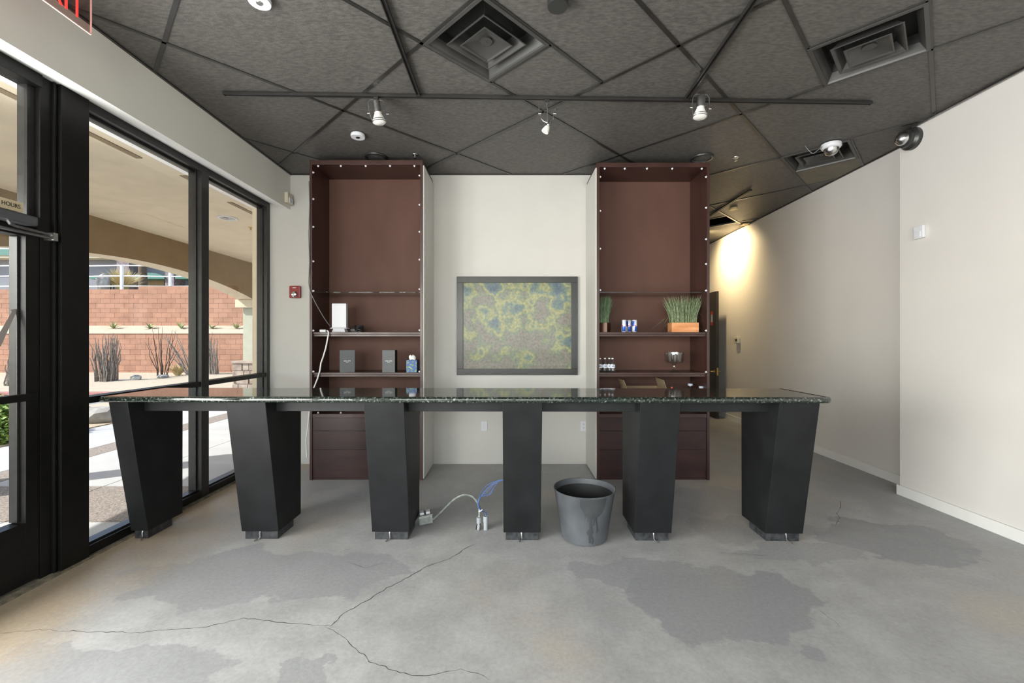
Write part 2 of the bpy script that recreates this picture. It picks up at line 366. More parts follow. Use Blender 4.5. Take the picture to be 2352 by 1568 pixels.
def leafy_print():
    m = bpy.data.materials.new('leafy_blue_print'); m.use_nodes = True; t = m.node_tree; N = t.nodes; L = t.links
    b = N['Principled BSDF']; b.inputs['Roughness'].default_value = .5
    geo = N.new('ShaderNodeNewGeometry'); mp = N.new('ShaderNodeMapping'); mp.inputs['Rotation'].default_value = (0, .6, 0); mp.inputs['Scale'].default_value = (1, 1, 1.8); L.new(geo.outputs['Position'], mp.inputs[0])
    vo = N.new('ShaderNodeTexVoronoi'); vo.inputs['Scale'].default_value = 38; L.new(mp.outputs[0], vo.inputs[0])
    r = N.new('ShaderNodeValToRGB'); r.color_ramp.interpolation = 'CONSTANT'; e = r.color_ramp.elements
    e[0].position = 0; e[0].color = (.55, .62, .72, 1); e[1].position = .24; e[1].color = (.16, .30, .10, 1); q = e.new(.55); q.color = (.05, .10, .36, 1)
    sepc = N.new('ShaderNodeSeparateColor'); L.new(vo.outputs['Color'], sepc.inputs[0]); ad = N.new('ShaderNodeMath'); ad.operation = 'MULTIPLY_ADD'
    L.new(vo.outputs['Distance'], ad.inputs[0]); ad.inputs[1].default_value = .9; mu = N.new('ShaderNodeMath'); mu.operation = 'MULTIPLY'; mu.inputs[1].default_value = .3; L.new(sepc.outputs[0], mu.inputs[0]); L.new(mu.outputs[0], ad.inputs[2])
    L.new(ad.outputs[0], r.inputs[0]); L.new(r.outputs[0], b.inputs['Base Color']); return m
def wet_pot():
    m = mat('weathered_grey_planter', (.055, .060, .066), .45, scale=5, col2=(.115, .122, .135), stretch=(1, 1, .6))
    return m
M['floor'] = concrete_floor(); M['granite'] = granite(); M['painting'] = painting_mat(); M['leafy'] = leafy_print(); M['pot'] = wet_pot()
M['potin'] = mat('dark_pot_inside', (.010, .010, .011), .6, var=.3)
M['potwet'] = mat('dried_water_run', (.048, .051, .055), .35, var=.2)

# ================================================================== THE ROOM
HC = 3.39
fl = MB().box(-2.79, 4.3, -3.8, 9.5, -.12, 0).build('floor', M['floor']); struct(fl, 'worn grey concrete floor with cracks and darker patches', 'floor')
thr = MB().box(-3.0, -2.79, -3.8, 5.30, -.12, .014).build('trim_1', M['dirty']); struct(thr, 'dirty bare strip of slab along the storefront', 'threshold')
# cracks, laid as narrow dark ribbons on the slab
def crack(pts, w0):
    m = MB(); P = [W(x, y, CAMH*1000/(y-CY)) for x, y in pts]; Q = []
    for a, b in zip(P, P[1:]):
        n = max(2, int((b-a).length/.025))
        for k in range(n): Q.append(a.lerp(b, k/n)+Vector((random.uniform(-.006, .006), random.uniform(-.006, .006), 0)))
    Q.append(P[-1]); L_, R_ = [], []
    for i, p in enumerate(Q):
        t = (Q[min(i+1, len(Q)-1)]-Q[max(i-1, 0)]).normalized(); nn = Vector((-t.y, t.x, 0))
        w = w0*random.uniform(.25, 1.0)*(.25 if i in (0, len(Q)-1) else 1)
        L_.append((p.x+nn.x*w, p.y+nn.y*w, .0006)); R_.append((p.x-nn.x*w, p.y-nn.y*w, .0006))
    n = len(Q); m.add(L_+R_, [(i, i+1, n+i+1, n+i) for i in range(n-1)])
    return m.build('crack', M['crack'], fl)
crack([(0, 1453), (90, 1446), (200, 1450), (325, 1453), (365, 1447), (460, 1442), (520, 1429), (560, 1420), (640, 1428), (690, 1433), (745, 1437), (762, 1436)], .0022)
crack([(757, 1438), (790, 1408), (850, 1375), (888, 1350), (920, 1335), (955, 1315), (985, 1298), (1030, 1285), (1075, 1256), (1092, 1249)], .0030)
crack([(748, 1440), (790, 1462), (818, 1490), (850, 1518), (905, 1540), (960, 1552), (1010, 1545), (1060, 1536), (1100, 1545), (1125, 1562)], .0020)
crack([(1930, 1150), (1929, 1168), (1922, 1178), (1929, 1190), (1918, 1205)], .0022)
crack([(800, 1290), (838, 1305), (868, 1296), (890, 1292)], .0015)
crack([(1640, 1268), (1700, 1272), (1760, 1275)], .0016)
crack([(2050, 1153), (2085, 1158), (2115, 1169)], .0018)
crack([(1880, 1400), (1915, 1425), (1930, 1440)], .0012)

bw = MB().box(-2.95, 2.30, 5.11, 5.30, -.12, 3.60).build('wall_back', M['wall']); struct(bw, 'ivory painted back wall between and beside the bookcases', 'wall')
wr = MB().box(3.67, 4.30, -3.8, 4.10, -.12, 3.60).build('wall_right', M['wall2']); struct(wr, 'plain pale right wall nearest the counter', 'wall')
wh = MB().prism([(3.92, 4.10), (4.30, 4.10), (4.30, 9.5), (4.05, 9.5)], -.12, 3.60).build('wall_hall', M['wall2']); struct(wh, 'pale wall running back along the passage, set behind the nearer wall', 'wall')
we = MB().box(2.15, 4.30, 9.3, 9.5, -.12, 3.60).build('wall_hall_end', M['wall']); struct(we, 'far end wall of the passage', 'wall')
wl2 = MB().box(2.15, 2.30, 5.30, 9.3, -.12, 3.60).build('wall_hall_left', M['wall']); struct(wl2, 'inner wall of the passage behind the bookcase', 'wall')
m = MB().box(3.652, 3.67, -3.6, 1.6, 0, .092).box(3.652, 3.67, 1.604, 2.75, 0, .092).box(3.652, 3.67, 2.754, 4.118, 0, .092).box(3.67, 3.90, 4.10, 4.118, 0, .092)
struct(m.build('baseboard_right', M['base'], bev=.002), 'white baseboard along the near right wall', 'baseboard')
m = MB().prism([(3.905, 4.12), (3.925, 4.12), (4.045, 9.3), (4.027, 9.3)], 0, .092)
struct(m.build('baseboard_hall', M['base']), 'white baseboard along the passage wall', 'baseboard')
# left wall header above the glazing
prof = [(-2.58, 2.98), (-2.58, 3.60), (-3.14, 3.60), (-3.14, 3.065), (-2.82, 3.055)]
m = MB(); a = [(x, -3.8, z) for x, z in prof]; b = [(x, 5.11, z) for x, z in prof]; n = 5
m.add(a+b, [tuple(range(n)), tuple(range(n, 2*n))]+[(i, (i+1) % n, n+(i+1) % n, n+i) for i in range(n)])
m.m = [0, 0, 0, 0, 0, 1, 1]
struct(m.build('wall_left', [M['soffit'], M['reveal']]), 'deep sage white header above the left storefront', 'wall')
# ceiling
R1 = [(-2.58, -3.6), (3.67, -3.6), (3.67, 5.11), (-2.58, 5.11)]
R2 = [(3.67, 4.10), (3.92, 4.10), (4.045, 9.3), (3.67, 9.3)]
R3 = [(2.30, 5.11), (3.67, 5.11), (3.67, 9.3), (2.30, 9.3)]
ce = MB().box(-3.14, 4.30, -3.8, 9.5, 3.60, 3.72).build('ceiling', M['plenum']); struct(ce, 'charcoal suspended ceiling laid on the diagonal', 'ceiling')
UL = [-2.03, -.81, .41, 1.60, 2.81, 4.04, 5.29, 6.49, 7.72, 8.95, 10.2]
VL = [-3.5, -2.3, -1.11, .07, 1.242, 2.418, 3.598, 4.774, 5.96, 7.15]
r2 = math.sqrt(.5)
def uv(u, v): return ((u-v)*r2, (u+v)*r2)
DIFF = [(1.60, 2.205, 1.83, 2.418), (3.45, 4.04, .07, .65), (5.29, 5.88, .65, 1.242)]
SPLIT = {(1.60, 1.242): [(1.60, 2.81, 1.242, 1.83), (2.205, 2.81, 1.83, 2.418)],
         (2.81, .07): [(2.81, 4.04, .65, 1.242), (2.81, 3.45, .07, .65)],
         (5.29, .07): [(5.29, 6.49, .07, .65), (5.88, 6.49, .65, 1.242)],
         (6.49, 2.418): [(6.49, 7.2, 2.418, 3.598), (7.2, 7.72, 3.0, 3.598)]}
EXTRA = [(1.60, 2.81, 1.83, 1.83), (2.205, 2.205, 1.83, 2.418), (2.81, 4.04, .65, .65), (3.45, 3.45, .07, .65), (5.29, 6.49, .65, .65), (5.88, 5.88, .65, 1.242), (7.2, 7.2, 2.418, 3.598), (7.2, 7.72, 3.0, 3.0)]
def tile(u0, u1, v0, v1, mt='tile'):
    g = .004; poly = [uv(u0+g, v0+g), uv(u1-g, v0+g), uv(u1-g, v1-g), uv(u0+g, v1-g)]
    m = MB(); 
    for R in (R1, R2, R3):
        c = clip(poly, R)
        if c and area(c) > .002: m.prism(c, HC+.006+random.uniform(0, .0015), HC+.024)
    if m.v: return m.build('ceiling_tile', M[mt], ce)
for i in range(len(UL)-1):
    for j in range(len(VL)-1):
        key = (UL[i], VL[j])
        if key in SPLIT:
            for q in SPLIT[key]: tile(*q, mt='tile2' if q == (5.88, 6.49, .65, 1.242) else 'tile')
        else: tile(UL[i], UL[i+1], VL[j], VL[j+1])
def bar(u0, u1, v0, v1, w=.012):
    if u0 == u1: poly = [uv(u0-w, v0), uv(u0+w, v0), uv(u0+w, v1), uv(u0-w, v1)]
    else: poly = [uv(u0, v0-w), uv(u1, v0-w), uv(u1, v0+w), uv(u0, v0+w)]
    m = MB()
    for R in (R1, R2, R3):
        c = clip(poly, R)
        if c and area(c) > .0005: m.prism(c, HC-.001, HC+.005)
    if m.v: return m.build('grid_bar', M['tee'], ce)
for u in UL: bar(u, u, VL[0], VL[-1])
for v in VL: bar(UL[0], UL[-1], v, v)
for e in EXTRA: bar(*e)
m = MB().box(-2.58, -2.562, -3.6, 5.11, HC-.004, HC+.02).box(-2.58, 2.30, 5.094, 5.11, HC-.004, HC+.02).box(3.652, 3.67, -3.6, 4.1, HC-.004, HC+.02)
m.prism([(3.902, 4.1), (3.92, 4.1), (4.045, 9.3), (4.027, 9.3)], HC-.004, HC+.02)
m.build('edge_trim', M['tee'], ce)

# ------------------------------------------------------------------ ceiling diffusers
def sq(h, z, u, v, r=0.0):
    pts = []
    for su, sv in ((-1, -1), (1, -1), (1, 1), (-1, 1)):
        x, y = uv(u+su*h, v+sv*h); pts.append((x, y, z))
    return pts
def sqloft(m, prof, u, v, caps=False): return m.loft([sq(h, z, u, v) for h, z in prof], caps)
def diffuser(q, label):
    u, v = (q[0]+q[1])/2, (q[2]+q[3])/2; x, y = uv(u, v)
    t = thing('air_diffuser', label, 'air vent', (x, y, HC), group=None)
    h = .292
    sqloft(MB(), [(h, HC+.001), (h, HC-.006), (h-.022, HC-.008), (h-.026, HC+.004), (h-.055, HC+.05), (h-.062, HC+.11)], u, v).build('outer_frame', M['vent'], t)
    sqloft(MB(), [(h-.062, HC+.11), (h-.062, HC+.12)], u, v, True).build('throat', M['ventdark'], t)
    for hh, top, zz, nm in ((.185, .135, -.004, 'louver'), (.122, .050, -.012, 'center_cone')):
        zt_ = .062 if nm == 'louver' else .030
        mm = sqloft(MB(), [(top, HC+zt_), (hh-.012, HC+zz+.012), (hh, HC+zz+.002), (hh, HC+zz-.002), (hh-.008, HC+zz-.002), (hh-.02, HC+zz+.010), (top-.006, HC+zt_-.006)], u, v)
        if nm == 'center_cone':
            mm.add(sq(top-.006, HC+.024, u, v), [(0, 1, 2, 3)])
            xx, yy = uv(u, v); mm.lathe([(.040, HC+.024), (.040, HC+.014), (.006, HC+.013), (.006, HC+.009), (.0005, HC+.009)], (xx, yy, 0), 20)
        mm.build(nm, M['vent'], t)
    for su, sv in ((1, 1), (-1, -1), (1, -1), (-1, 1)):
        p = uv(u+su*.12, v+sv*.12); MB().tube([(p[0], p[1], HC+.05), (p[0], p[1], HC+.115)], .003, 6).build('hanger_rod', M['vent'], t)
    return t
diffuser(DIFF[0], 'square black ceiling vent above the middle of the counter')
diffuser(DIFF[1], 'square black ceiling vent near the right wall corner of the frame')
diffuser(DIFF[2], 'square black ceiling vent beside the white dome camera')

# ------------------------------------------------------------------ left storefront
XI, XO = -2.82, -2.93
GX = (-2.886, -2.880)
w1 = struct(thing('window_1', 'tall storefront window between the black column and the mullion', 'window', (-2.88, 3.43, 0)))
def fr(name, y0, y1, z0, z1, parent, mt='frame', x0=XO, x1=XI, bev=.002): return MB().box(x0, x1, y0, y1, z0, z1).build(name, M[mt], parent, bev=bev)
w2 = struct(thing('window_2', 'narrow storefront window next to the back wall', 'window', (-2.88, 4.56, 0)))
for (w, y0, y1) in ((w1, 2.895, 3.978), (w2, 4.075, 5.045)):
    fr('head', y0, y1, 2.995, 3.055, w); fr('sill', y0, y1, .014, .075, w, 'framedark'); fr('sill_stop', y0, y1, .075, .087, w, 'frame', -2.93, -2.85)
    fr('head_stop', y0, y1, 2.975, 2.995, w, 'frame', -2.93, -2.872)
    fr('mid_rail', y0, y1, 1.030, 1.074, w, 'framedark', -2.92, -2.825)
    fr('pane', y0, y1, .087, 1.030, w, 'glass', *GX, bev=0); fr('pane', y0, y1, 1.074, 2.975, w, 'glass', *GX, bev=0)
fr('mullion', 3.978, 4.075, .014, 3.055, w1); fr('mullion_stop', 3.962, 3.978, .087, 2.995, w1, 'frame', -2.93, -2.862)
fr('jamb', 5.045, 5.109, .014, 3.055, w2); fr('jamb_stop', 5.03, 5.045, .087, 2.975, w2, 'frame', -2.93, -2.862)
struct(fr('trim_2', 2.715, 2.895, .0145, 3.05, None, 'framedark', -2.95, -2.80), 'heavy black steel column between the door and the window', 'column')
w3 = struct(thing('window_3', 'clear transom window above the glass door', 'window', (-2.88, 2.1, 2.2)))
fr('jamb', 2.625, 2.713, .0145, 3.05, w3, 'framedark', -2.93, -2.835); fr('jamb_rib', 2.690, 2.705, .0145, 3.05, w3, 'framedark', -2.835, -2.818)
fr('mullion_stop', 2.585, 2.625, 2.19, 2.99, w3, 'frame', -2.93, -2.87)
fr('head', 1.55, 2.625, 2.975, 3.05, w3, 'framedark'); fr('header', 1.55, 2.625, 2.125, 2.19, w3, 'framedark', -2.93, -2.825)
fr('jamb', 1.55, 1.62, .0145, 3.05, w3, 'framedark'); fr('pane', 1.62, 2.585, 2.19, 2.975, w3, 'glass', *GX, bev=0)
d1 = struct(thing('door_1', 'black framed glass entrance door at the left edge', 'door', (-2.88, 2.1, .016)))
fr('stile', 2.548, 2.620, .03, 2.12, d1, 'framedark', -2.92, -2.835); fr('stile', 1.625, 1.72, .03, 2.12, d1, 'framedark', -2.92, -2.835)
fr('glass_stop', 2.535, 2.548, .39, 2.06, d1, 'frame', -2.92, -2.872)
fr('bottom_rail', 1.72, 2.548, .03, .385, d1, 'framedark', -2.92, -2.835); fr('top_rail', 1.72, 2.548, 2.062, 2.12, d1, 'framedark', -2.92, -2.835)
fr('mid_rail', 1.72, 2.60, 1.098, 1.140, d1, 'framedark', -2.86, -2.822)
fr('pane', 1.72, 2.548, .385, 2.062, d1, 'glass', *GX, bev=0)
c = MB().box(-2.835, -2.755, 2.22, 2.545, 2.118, 2.172).build('door_closer', M['closer'], d1, bev=.012)
m = MB().tube([(-2.77, 2.40, 2.115), (-2.76, 2.40, 2.098), (-2.765, 2.44, 2.092), (-2.79, 2.655, 2.093)], .008, 8).tube([(-2.785, 2.20, 2.072), (-2.785, 2.655, 2.072)], .009, 8)
m.box(-2.835, -2.775, 2.645, 2.672, 2.06, 2.108).build('closer_arm', M['brushed'], c)
# vinyl letter stroke on the door glass
def glasspt(px, py, X=-2.8795):
    Y = X*FPX/(px-CX); return Vector((X, Y, CAMH-(py-CY)*Y/FPX))
m = MB()
for poly in ([(24, 711), (45, 708), (45, 712), (38, 715), (2, 795), (-22, 800), (27, 716)], ):
    A = [glasspt(*p) for p in poly]; B = [glasspt(*p, X=-2.8785) for p in poly]; n = len(A)
    m.add(A+B, [tuple(range(n)), tuple(range(n, 2*n))]+[(i, (i+1) % n, n+(i+1) % n, n+i) for i in range(n)])
m.build('vinyl_letter', M['vinyl'], d1)
# rest of the storefront towards and behind the viewer
w4 = struct(thing('window_4', 'storefront glazing continuing beyond the door', 'window', (-2.88, -1.0, 0)))
for y0, y1 in ((-3.7, -1.98), (-1.92, -.22), (-.16, 1.54)):
    fr('head', y0, y1, 2.995, 3.05, w4); fr('sill', y0, y1, .0145, .085, w4); fr('pane', y0, y1, .085, 2.995, w4, 'glass', *GX, bev=0); fr('mullion', y1, y1+.06 if y1 < 1.5 else y1+.008, .0145, 3.05, w4)
w5 = struct(thing('window_5', 'glazed shop front on the side behind the viewer', 'window', (.45, -3.7, 0)))
xs = [-2.75, -1.15, .45, 2.05, 3.62]
for a_, b_ in zip(xs, xs[1:]):
    MB().box(a_, b_, -3.75, -3.65, .0, .10).build('sill', M['frame'], w5); MB().box(a_, b_, -3.75, -3.65, 3.0, 3.08).build('head', M['frame'], w5)
    MB().box(a_+.04, b_-.04, -3.703, -3.697, .10, 3.0).build('pane', M['glass'], w5); MB().box(a_-.04, a_+.04, -3.75, -3.65, .10, 3.0).build('mullion', M['frame'], w5)
struct(MB().box(-3.14, 4.30, -3.85, -3.65, 3.08, 3.60).build('wall_front', M['wall']), 'header above the glazed shop front', 'wall')

# ------------------------------------------------------------------ passage door, standing open along the far wall
dr = struct(thing('door_2', 'dark stained passage door standing open near the far wall', 'door', (3.815, 8.45, 0)))
MB().box(3.785, 3.832, 8.0, 8.9, .012, 2.35).build('leaf', M['door'], dr, bev=.003)
MB().box(3.795, 3.822, 7.996, 8.001, .80, .94).build('latch_plate', M['brass'], dr)
for s in (-1, 1):
    x = 3.785 if s < 0 else 3.832
    m = MB().lathe([(.001, -.004), (.028, -.004), (.028, .004), (.001, .004)], (x+s*.004, 8.07, .87), 14, 'X').tube([(x, 8.07, .87), (x+s*.05, 8.07, .87), (x+s*.055, 8.07, .87), (x+s*.055, 8.18, .87)], .009, 8)
    m.build('lever_handle', M['brass'], dr)
m = MB().box(3.775, 3.785, 8.13, 8.21, 1.93, 1.99, 0).box(3.777, 3.785, 8.14, 8.20, 1.79, 1.93, 1).box(3.775, 3.785, 8.13, 8.21, 1.73, 1.79, 0)
m.build('hanging_tag', [M['red'], M['pvc']], dr)

# ================================================================== THE BAR COUNTER
ct = thing('bar_counter', 'long dark granite topped bar counter on six tapered black legs', 'counter', (-.31, 3.2, 0))
YF, YB, ZT, ZB, XL, XR = 2.945, 3.50, 1.0685, 1.028, -2.815, 2.18
# bullnosed slab: profile in YZ swept along X with rounded right end
m = MB(); rr = (ZT-ZB)/2; prof = []
for k in range(9):
    a = math.pi/2+math.pi*k/8; prof.append((YF+rr+rr*math.cos(a), ZB+rr+rr*math.sin(a)))
prof += [(YB, ZB), (YB, ZT)]
def ring(x, dy): return [(x, y+(dy if i < 9 else 0), z) for i, (y, z) in enumerate(prof)]
rings = [ring(XL, .012), ring(XL+.012, .003), ring(XL+.04, 0)]
rings += [ring(XR-.06, 0), ring(XR-.03, .006), ring(XR-.008, .022)]
m.loft(rings, True, 0, True)
# rounded right edge
ed = []
for k in range(9):
    a = math.pi/2-math.pi*k/8; ed.append((XR-rr+rr*math.cos(a), ZB+rr+rr*math.sin(a)))
m2 = MB(); m2.loft([[(XR-.045, YF+.03, ZT), *[(x-.004, YF+.03, z) for x, z in ed], (XR-.045, YF+.03, ZB)], [(XR-.045, YB, ZT), *[(x-.004, YB, z) for x, z in ed], (XR-.045, YB, ZB)]], True)
m.v, off = m.v+m2.v, len(m.v)
m.f += [[i+off for i in f] for f in m2.f]; m.m += m2.m; m.sm += m2.sm
top = m.build('countertop', M['granite'], ct)
for p in top.data.polygons:
    if abs(p.normal.z) > .999 or abs(p.normal.x) > .9: p.use_smooth = False
MB().box(-2.70, 2.05, 3.12, 3.16, .943, 1.028).build('apron', M['counter'], ct, bev=.002)
LEG = [(-2.772, -2.640), (-1.958, -1.683), (-1.006, -.728), (-.051, .222), (.891, 1.166), (1.835, 2.108)]
for i, (x0, x1) in enumerate(LEG):
    m = MB(); zb, zt = .062, 1.0275
    lo = [(x0+.002, 3.155, zb), (x1-.002, 3.155, zb), (x1-.002, 3.485, zb), (x0+.002, 3.485, zb)]
    hi = [(x0, 2.982, zt), (x1, 2.982, zt), (x1, 3.485, zt), (x0, 3.485, zt)]
    m.loft([lo, hi], True); lg = m.build('leg', M['counter'], ct, bev=.004)
    MB().box(x0+.018, x1-.018, 3.172, 3.40, 0, .0622).build('plinth', M['plinth'], lg, bev=.002)
    xc = (x0+x1)/2+random.uniform(-.01, .02); d = random.choice((-1, 1))*.02
    MB().tube([(xc, 3.168, .060), (xc, 3.163, .045), (xc+.002, 3.163, .018), (xc+d*.4, 3.150, .008), (xc+d, 3.125, .006)], [.006, .0055, .005, .005, .004], 7).lathe([(.001, 0), (.007, 0), (.007, .004), (.001, .005)], (xc, 3.165, .052), 8, 'Y').build('floor_anchor', M['brushed'], lg)
ct.rotation_euler = (0, 0, math.radians(-.55))

# ================================================================== BOOKCASES
def bookcase(x0, x1, top, side, label, clips):
    y0, yb = 4.52, 4.95; t = .027
    k = thing('bookcase', label, 'bookcase', ((x0+x1)/2, 4.8, 0))
    MB().box(x0, x0+t, y0, 5.108, 0, top-.045).build('side_panel', M['wood'], k, bev=.0015)
    MB().box(x1-t, x1, y0, 5.108, 0, top-.045).build('side_panel', M['wood'], k, bev=.0015)
    MB().box(x0, x1, y0, 5.108, top-.045, top).build('top_panel', M['wood'], k, bev=.0015)
    MB().box(x0+t, x1-t, yb, yb+.02, .64, top-.045).build('back_panel', M['woodback'], k)
    if side > 0: MB().box(x1, x1+.012, y0+.012, 5.108, .012, top-.05).build('painted_side', M['wall'], k)
    else: MB().box(x0-.012, x0, y0+.012, 5.108, .012, top-.05).build('painted_side', M['wall'], k)
    for z in (1.537, 1.115):
        MB().box(x0+t, x1-t, y0+.022, yb, z-.022, z).box(x0+t, x1-t, y0+.034, y0+.07, z-.046, z-.022).build('shelf', M['wood'], k, bev=.003)
    MB().box(x0+t+.002, x1-t-.002, y0+.05, yb, 1.950, 1.959).build('glass_shelf', M['shelfglass'], k)
    MB().box(x0+t, x1-t, y0+.004, yb, .645, .686).build('deck', M['wood'], k, bev=.002)
    for za, zb in ((.510, .643), (.315, .507), (.107, .312)):
        MB().box(x0+t+.001, x1-t-.001, y0+.010, y0+.03, za, zb).build('drawer_front', M['wooddrawer'], k, bev=.0015)
    MB().box(x0+t, x1-t, y0+.018, y0+.04, 0, .105).build('toe_kick', M['wooddrawer'], k)
    base = None
    for px, py, dx, dz in clips:
        p = W(px, py, y0+.012)
        if base is None:
            me = MB().lathe_m([(.011, -.004), (.011, .002), (.004, .012), (.001, .013)], Matrix.Identity(4), 8).mesh('clip', M['white']); base = me
        o = bpy.data.objects.new('clip', base); COL.objects.link(o); o.parent = k; o.matrix_parent_inverse = k.matrix_basis.inverted()
        o.location = (p.x, y0+.012, p.z); o.rotation_euler = Vector((dx, 0, dz)).to_track_quat('Z', 'Y').to_euler()
    return k
cl = [(x, 381, 0, -1) for x in (731, 783, 840, 896, 952)]+[(719.5, y, 1, 0) for y in (396, 457, 521, 600, 668, 759, 853)]+[(964, y, -1, 0) for y in (403, 470, 532, 596, 664, 758, 853)]+[(x, 948, 0, 1) for x in (731, 783)]
k1 = bookcase(-2.084, -.909, 3.322, 1, 'tall built-in mahogany bookcase with white router, on the left', cl)
cl = [(x, 387, 0, -1) for x in (1389, 1435, 1486, 1544, 1612)]+[(1378.5, y, 1, 0) for y in (406, 484, 571, 666)]+[(1622, y, -1, 0) for y in (406, 477, 549, 606, 667, 759, 854)]
k2 = bookcase(.899, 2.070, 3.295, -1, 'tall built-in mahogany bookcase with grass planters, on the right', cl)

# ------------------------------------------------------------------ framed picture
pc = thing('framed_picture', 'black framed print in mottled green, blue and yellow on the back wall', 'picture', (.08, 5.1, 1.046))
x0, x1, z0, z1 = -.624, .786, 1.046, 2.192; a0, a1, b0, b1 = -.550, .711, 1.118, 2.121
for q in ((x0, x1, b1, z1), (x0, x1, z0, b0), (x0, a0, b0, b1), (a1, x1, b0, b1)):
    MB().box(q[0], q[1], 5.068, 5.108, q[2], q[3]).build('frame_rail', mat('black_frame', (.014, .014, .014), .3, var=.3), pc, bev=.002)
MB().box(a0, a1, 5.084, 5.108, b0, b1).build('print', M['painting'], pc)

# ------------------------------------------------------------------ things on the left bookcase
def rotz(c, a): return Matrix.Translation(c) @ Matrix.Rotation(a, 4, 'Z')
S2, S3, SD = 1.537, 1.115, .686
r = thing('wifi_router', 'white upright router on a flared stand in the left bookcase', 'router', (-1.81, 4.64, S2))
MB().box(-1.893, -1.740, 4.615, 4.668, S2+.050, S2+.305).build('body', M['white'], r, bev=.006)
m = MB(); c = (-1.817, 4.64)
m.loft([[(c[0]-.070, 4.60, S2), (c[0]+.072, 4.60, S2), (c[0]+.072, 4.69, S2), (c[0]-.070, 4.69, S2)], [(c[0]-.058, 4.61, S2+.038), (c[0]+.058, 4.61, S2+.038), (c[0]+.058, 4.68, S2+.038), (c[0]-.058, 4.68, S2+.038)]])
m.loft([[(c[0]-.092, 4.60, S2+.038), (c[0]+.092, 4.60, S2+.038), (c[0]+.092, 4.685, S2+.038), (c[0]-.092, 4.685, S2+.038)], [(c[0]-.076, 4.612, S2+.052), (c[0]+.076, 4.612, S2+.052), (c[0]+.076, 4.672, S2+.052), (c[0]-.076, 4.672, S2+.052)]])
m.build('stand', M['white'], r, bev=.002)
a = thing('power_adapter', 'black power adapter with bundled cable behind the router', 'adapter', (-1.68, 4.72, S2))
MB().box(-1.735, -1.655, 4.70, 4.78, S2, S2+.045).build('brick', M['black'], a, bev=.008)
m = MB()
for i in range(5):
    pts = [(-1.66+.045*math.cos(t*.7+i)+.02, 4.72+.03*math.sin(t*.7+i), S2+.012+.013*i+.012*math.sin(t*.7*2+i)) for t in range(10)]
    m.tube(pts, .006, 6)
m.build('cable', M['black'], a)
m = MB(); pts = [W(x, y, Y) for x, y, Y in ((752, 759, 4.535), (755, 763, 4.53), (753, 775, 4.527), (748, 800, 4.525), (742, 820, 4.525), (737, 834, 4.53), (735, 850, 4.53), (729, 870, 4.53), (721, 890, 4.53), (712, 930, 4.525), (708, 975, 4.512), (703, 1010, 4.51), (705, 1050, 4.51))]
m.tube(pts, .0075, 8)
wc = m.build('charging_cord', M['whitecord'], None); tag(wc, 'white cord hanging down the front of the left bookcase', 'cord')
p = W(743, 759.5, 4.55); MB().box(p.x-.036, p.x+.028, 4.535, 4.565, S2, S2+.026).build('plug', M['white'], wc, bev=.006)
m = MB(); pts = [(-2.087, 4.514, 3.1)]+[tuple(W(x, y, 4.512)) for x, y in ((711, 470), (709, 540), (711, 600), (709, 650), (713, 672))]+[tuple(W(x, y, Y)) for x, y, Y in ((727, 700, 4.54), (742, 726, 4.6), (752, 741, 4.66), (758, 748, 4.70))]
m.tube(pts, .005, 6); tag(m.build('router_cable', M['greycord']), 'thin grey cable running down the edge of the left bookcase to the router', 'cable')
m = MB(); pts = [tuple(W(x, y, 5.095)) for x, y in ((707, 935), (700, 965), (699, 1000), (703, 1025), (708, 1040), (703, 1048))]
def gbox(px0, px1, py0, d, ang, label):
    Y = 4.575; p0, p1 = W(px0, 855, Y), W(px1, 855, Y); w = (p1.x-p0.x); h = .232; c = ((p0.x+p1.x)/2, Y+d/2, S3+h/2)
    t = thing('gift_box', label, 'box', (c[0], c[1], S3), group='graphite boxes on the left bookcase')
    R_ = rotz(c, ang)
    m = MB().obox(R_, w, d, h); me = m.mesh('carton', [M['greybox'], M['greyboxside']])
    for pl in me.polygons: 
        if abs((R_.inverted().to_3x3() @ pl.normal).x) > .5: pl.material_index = 1
    link('carton', me, t)
    m = MB()
    xx = -.035
    while xx < .035:
        l = random.uniform(.003, .007); 
        if abs(xx+.001) > .003: m.obox(R_ @ Matrix.Translation((xx+l/2, -d/2-.0006, .004)), l, .001, .007)
        xx += l+.0016
    xx = -.012
    while xx < .012:
        l = random.uniform(.002, .004); m.obox(R_ @ Matrix.Translation((xx+l/2, -d/2-.0006, -.009)), l, .001, .004); xx += l+.001
    m.build('print', M['print'], t)
gbox(777, 809.5, 805, .10, math.radians(22), 'graphite gift box standing nearer the white cord')
gbox(878, 907, 805, .10, 0, 'graphite gift box standing beside the tissue box')
tb = thing('tissue_box', 'blue leaf patterned tissue box with a tissue pulled up', 'tissue box', (-1.03, 4.62, S3))
p = W(933, 855, 4.565); x0 = p.x; MB().box(x0, x0+.111, 4.565, 4.676, S3, S3+.128).build('carton', M['leafy'], tb, bev=.002)
m = MB(); rg = []
for z, w, o in ((.127, .028, .0), (.15, .036, -.004), (.168, .030, -.01), (.178, .012, -.012)):
    rg.append([(x0+.055+o+w*math.cos(a_)*(1+.15*math.sin(3*a_)), 4.62+w*.45*math.sin(a_), S3+z+.006*math.sin(2*a_+z*40)) for a_ in [2*math.pi*i/14 for i in range(14)]])
m.loft(rg, True, 0, True).build('tissue', M['tissue'], tb)

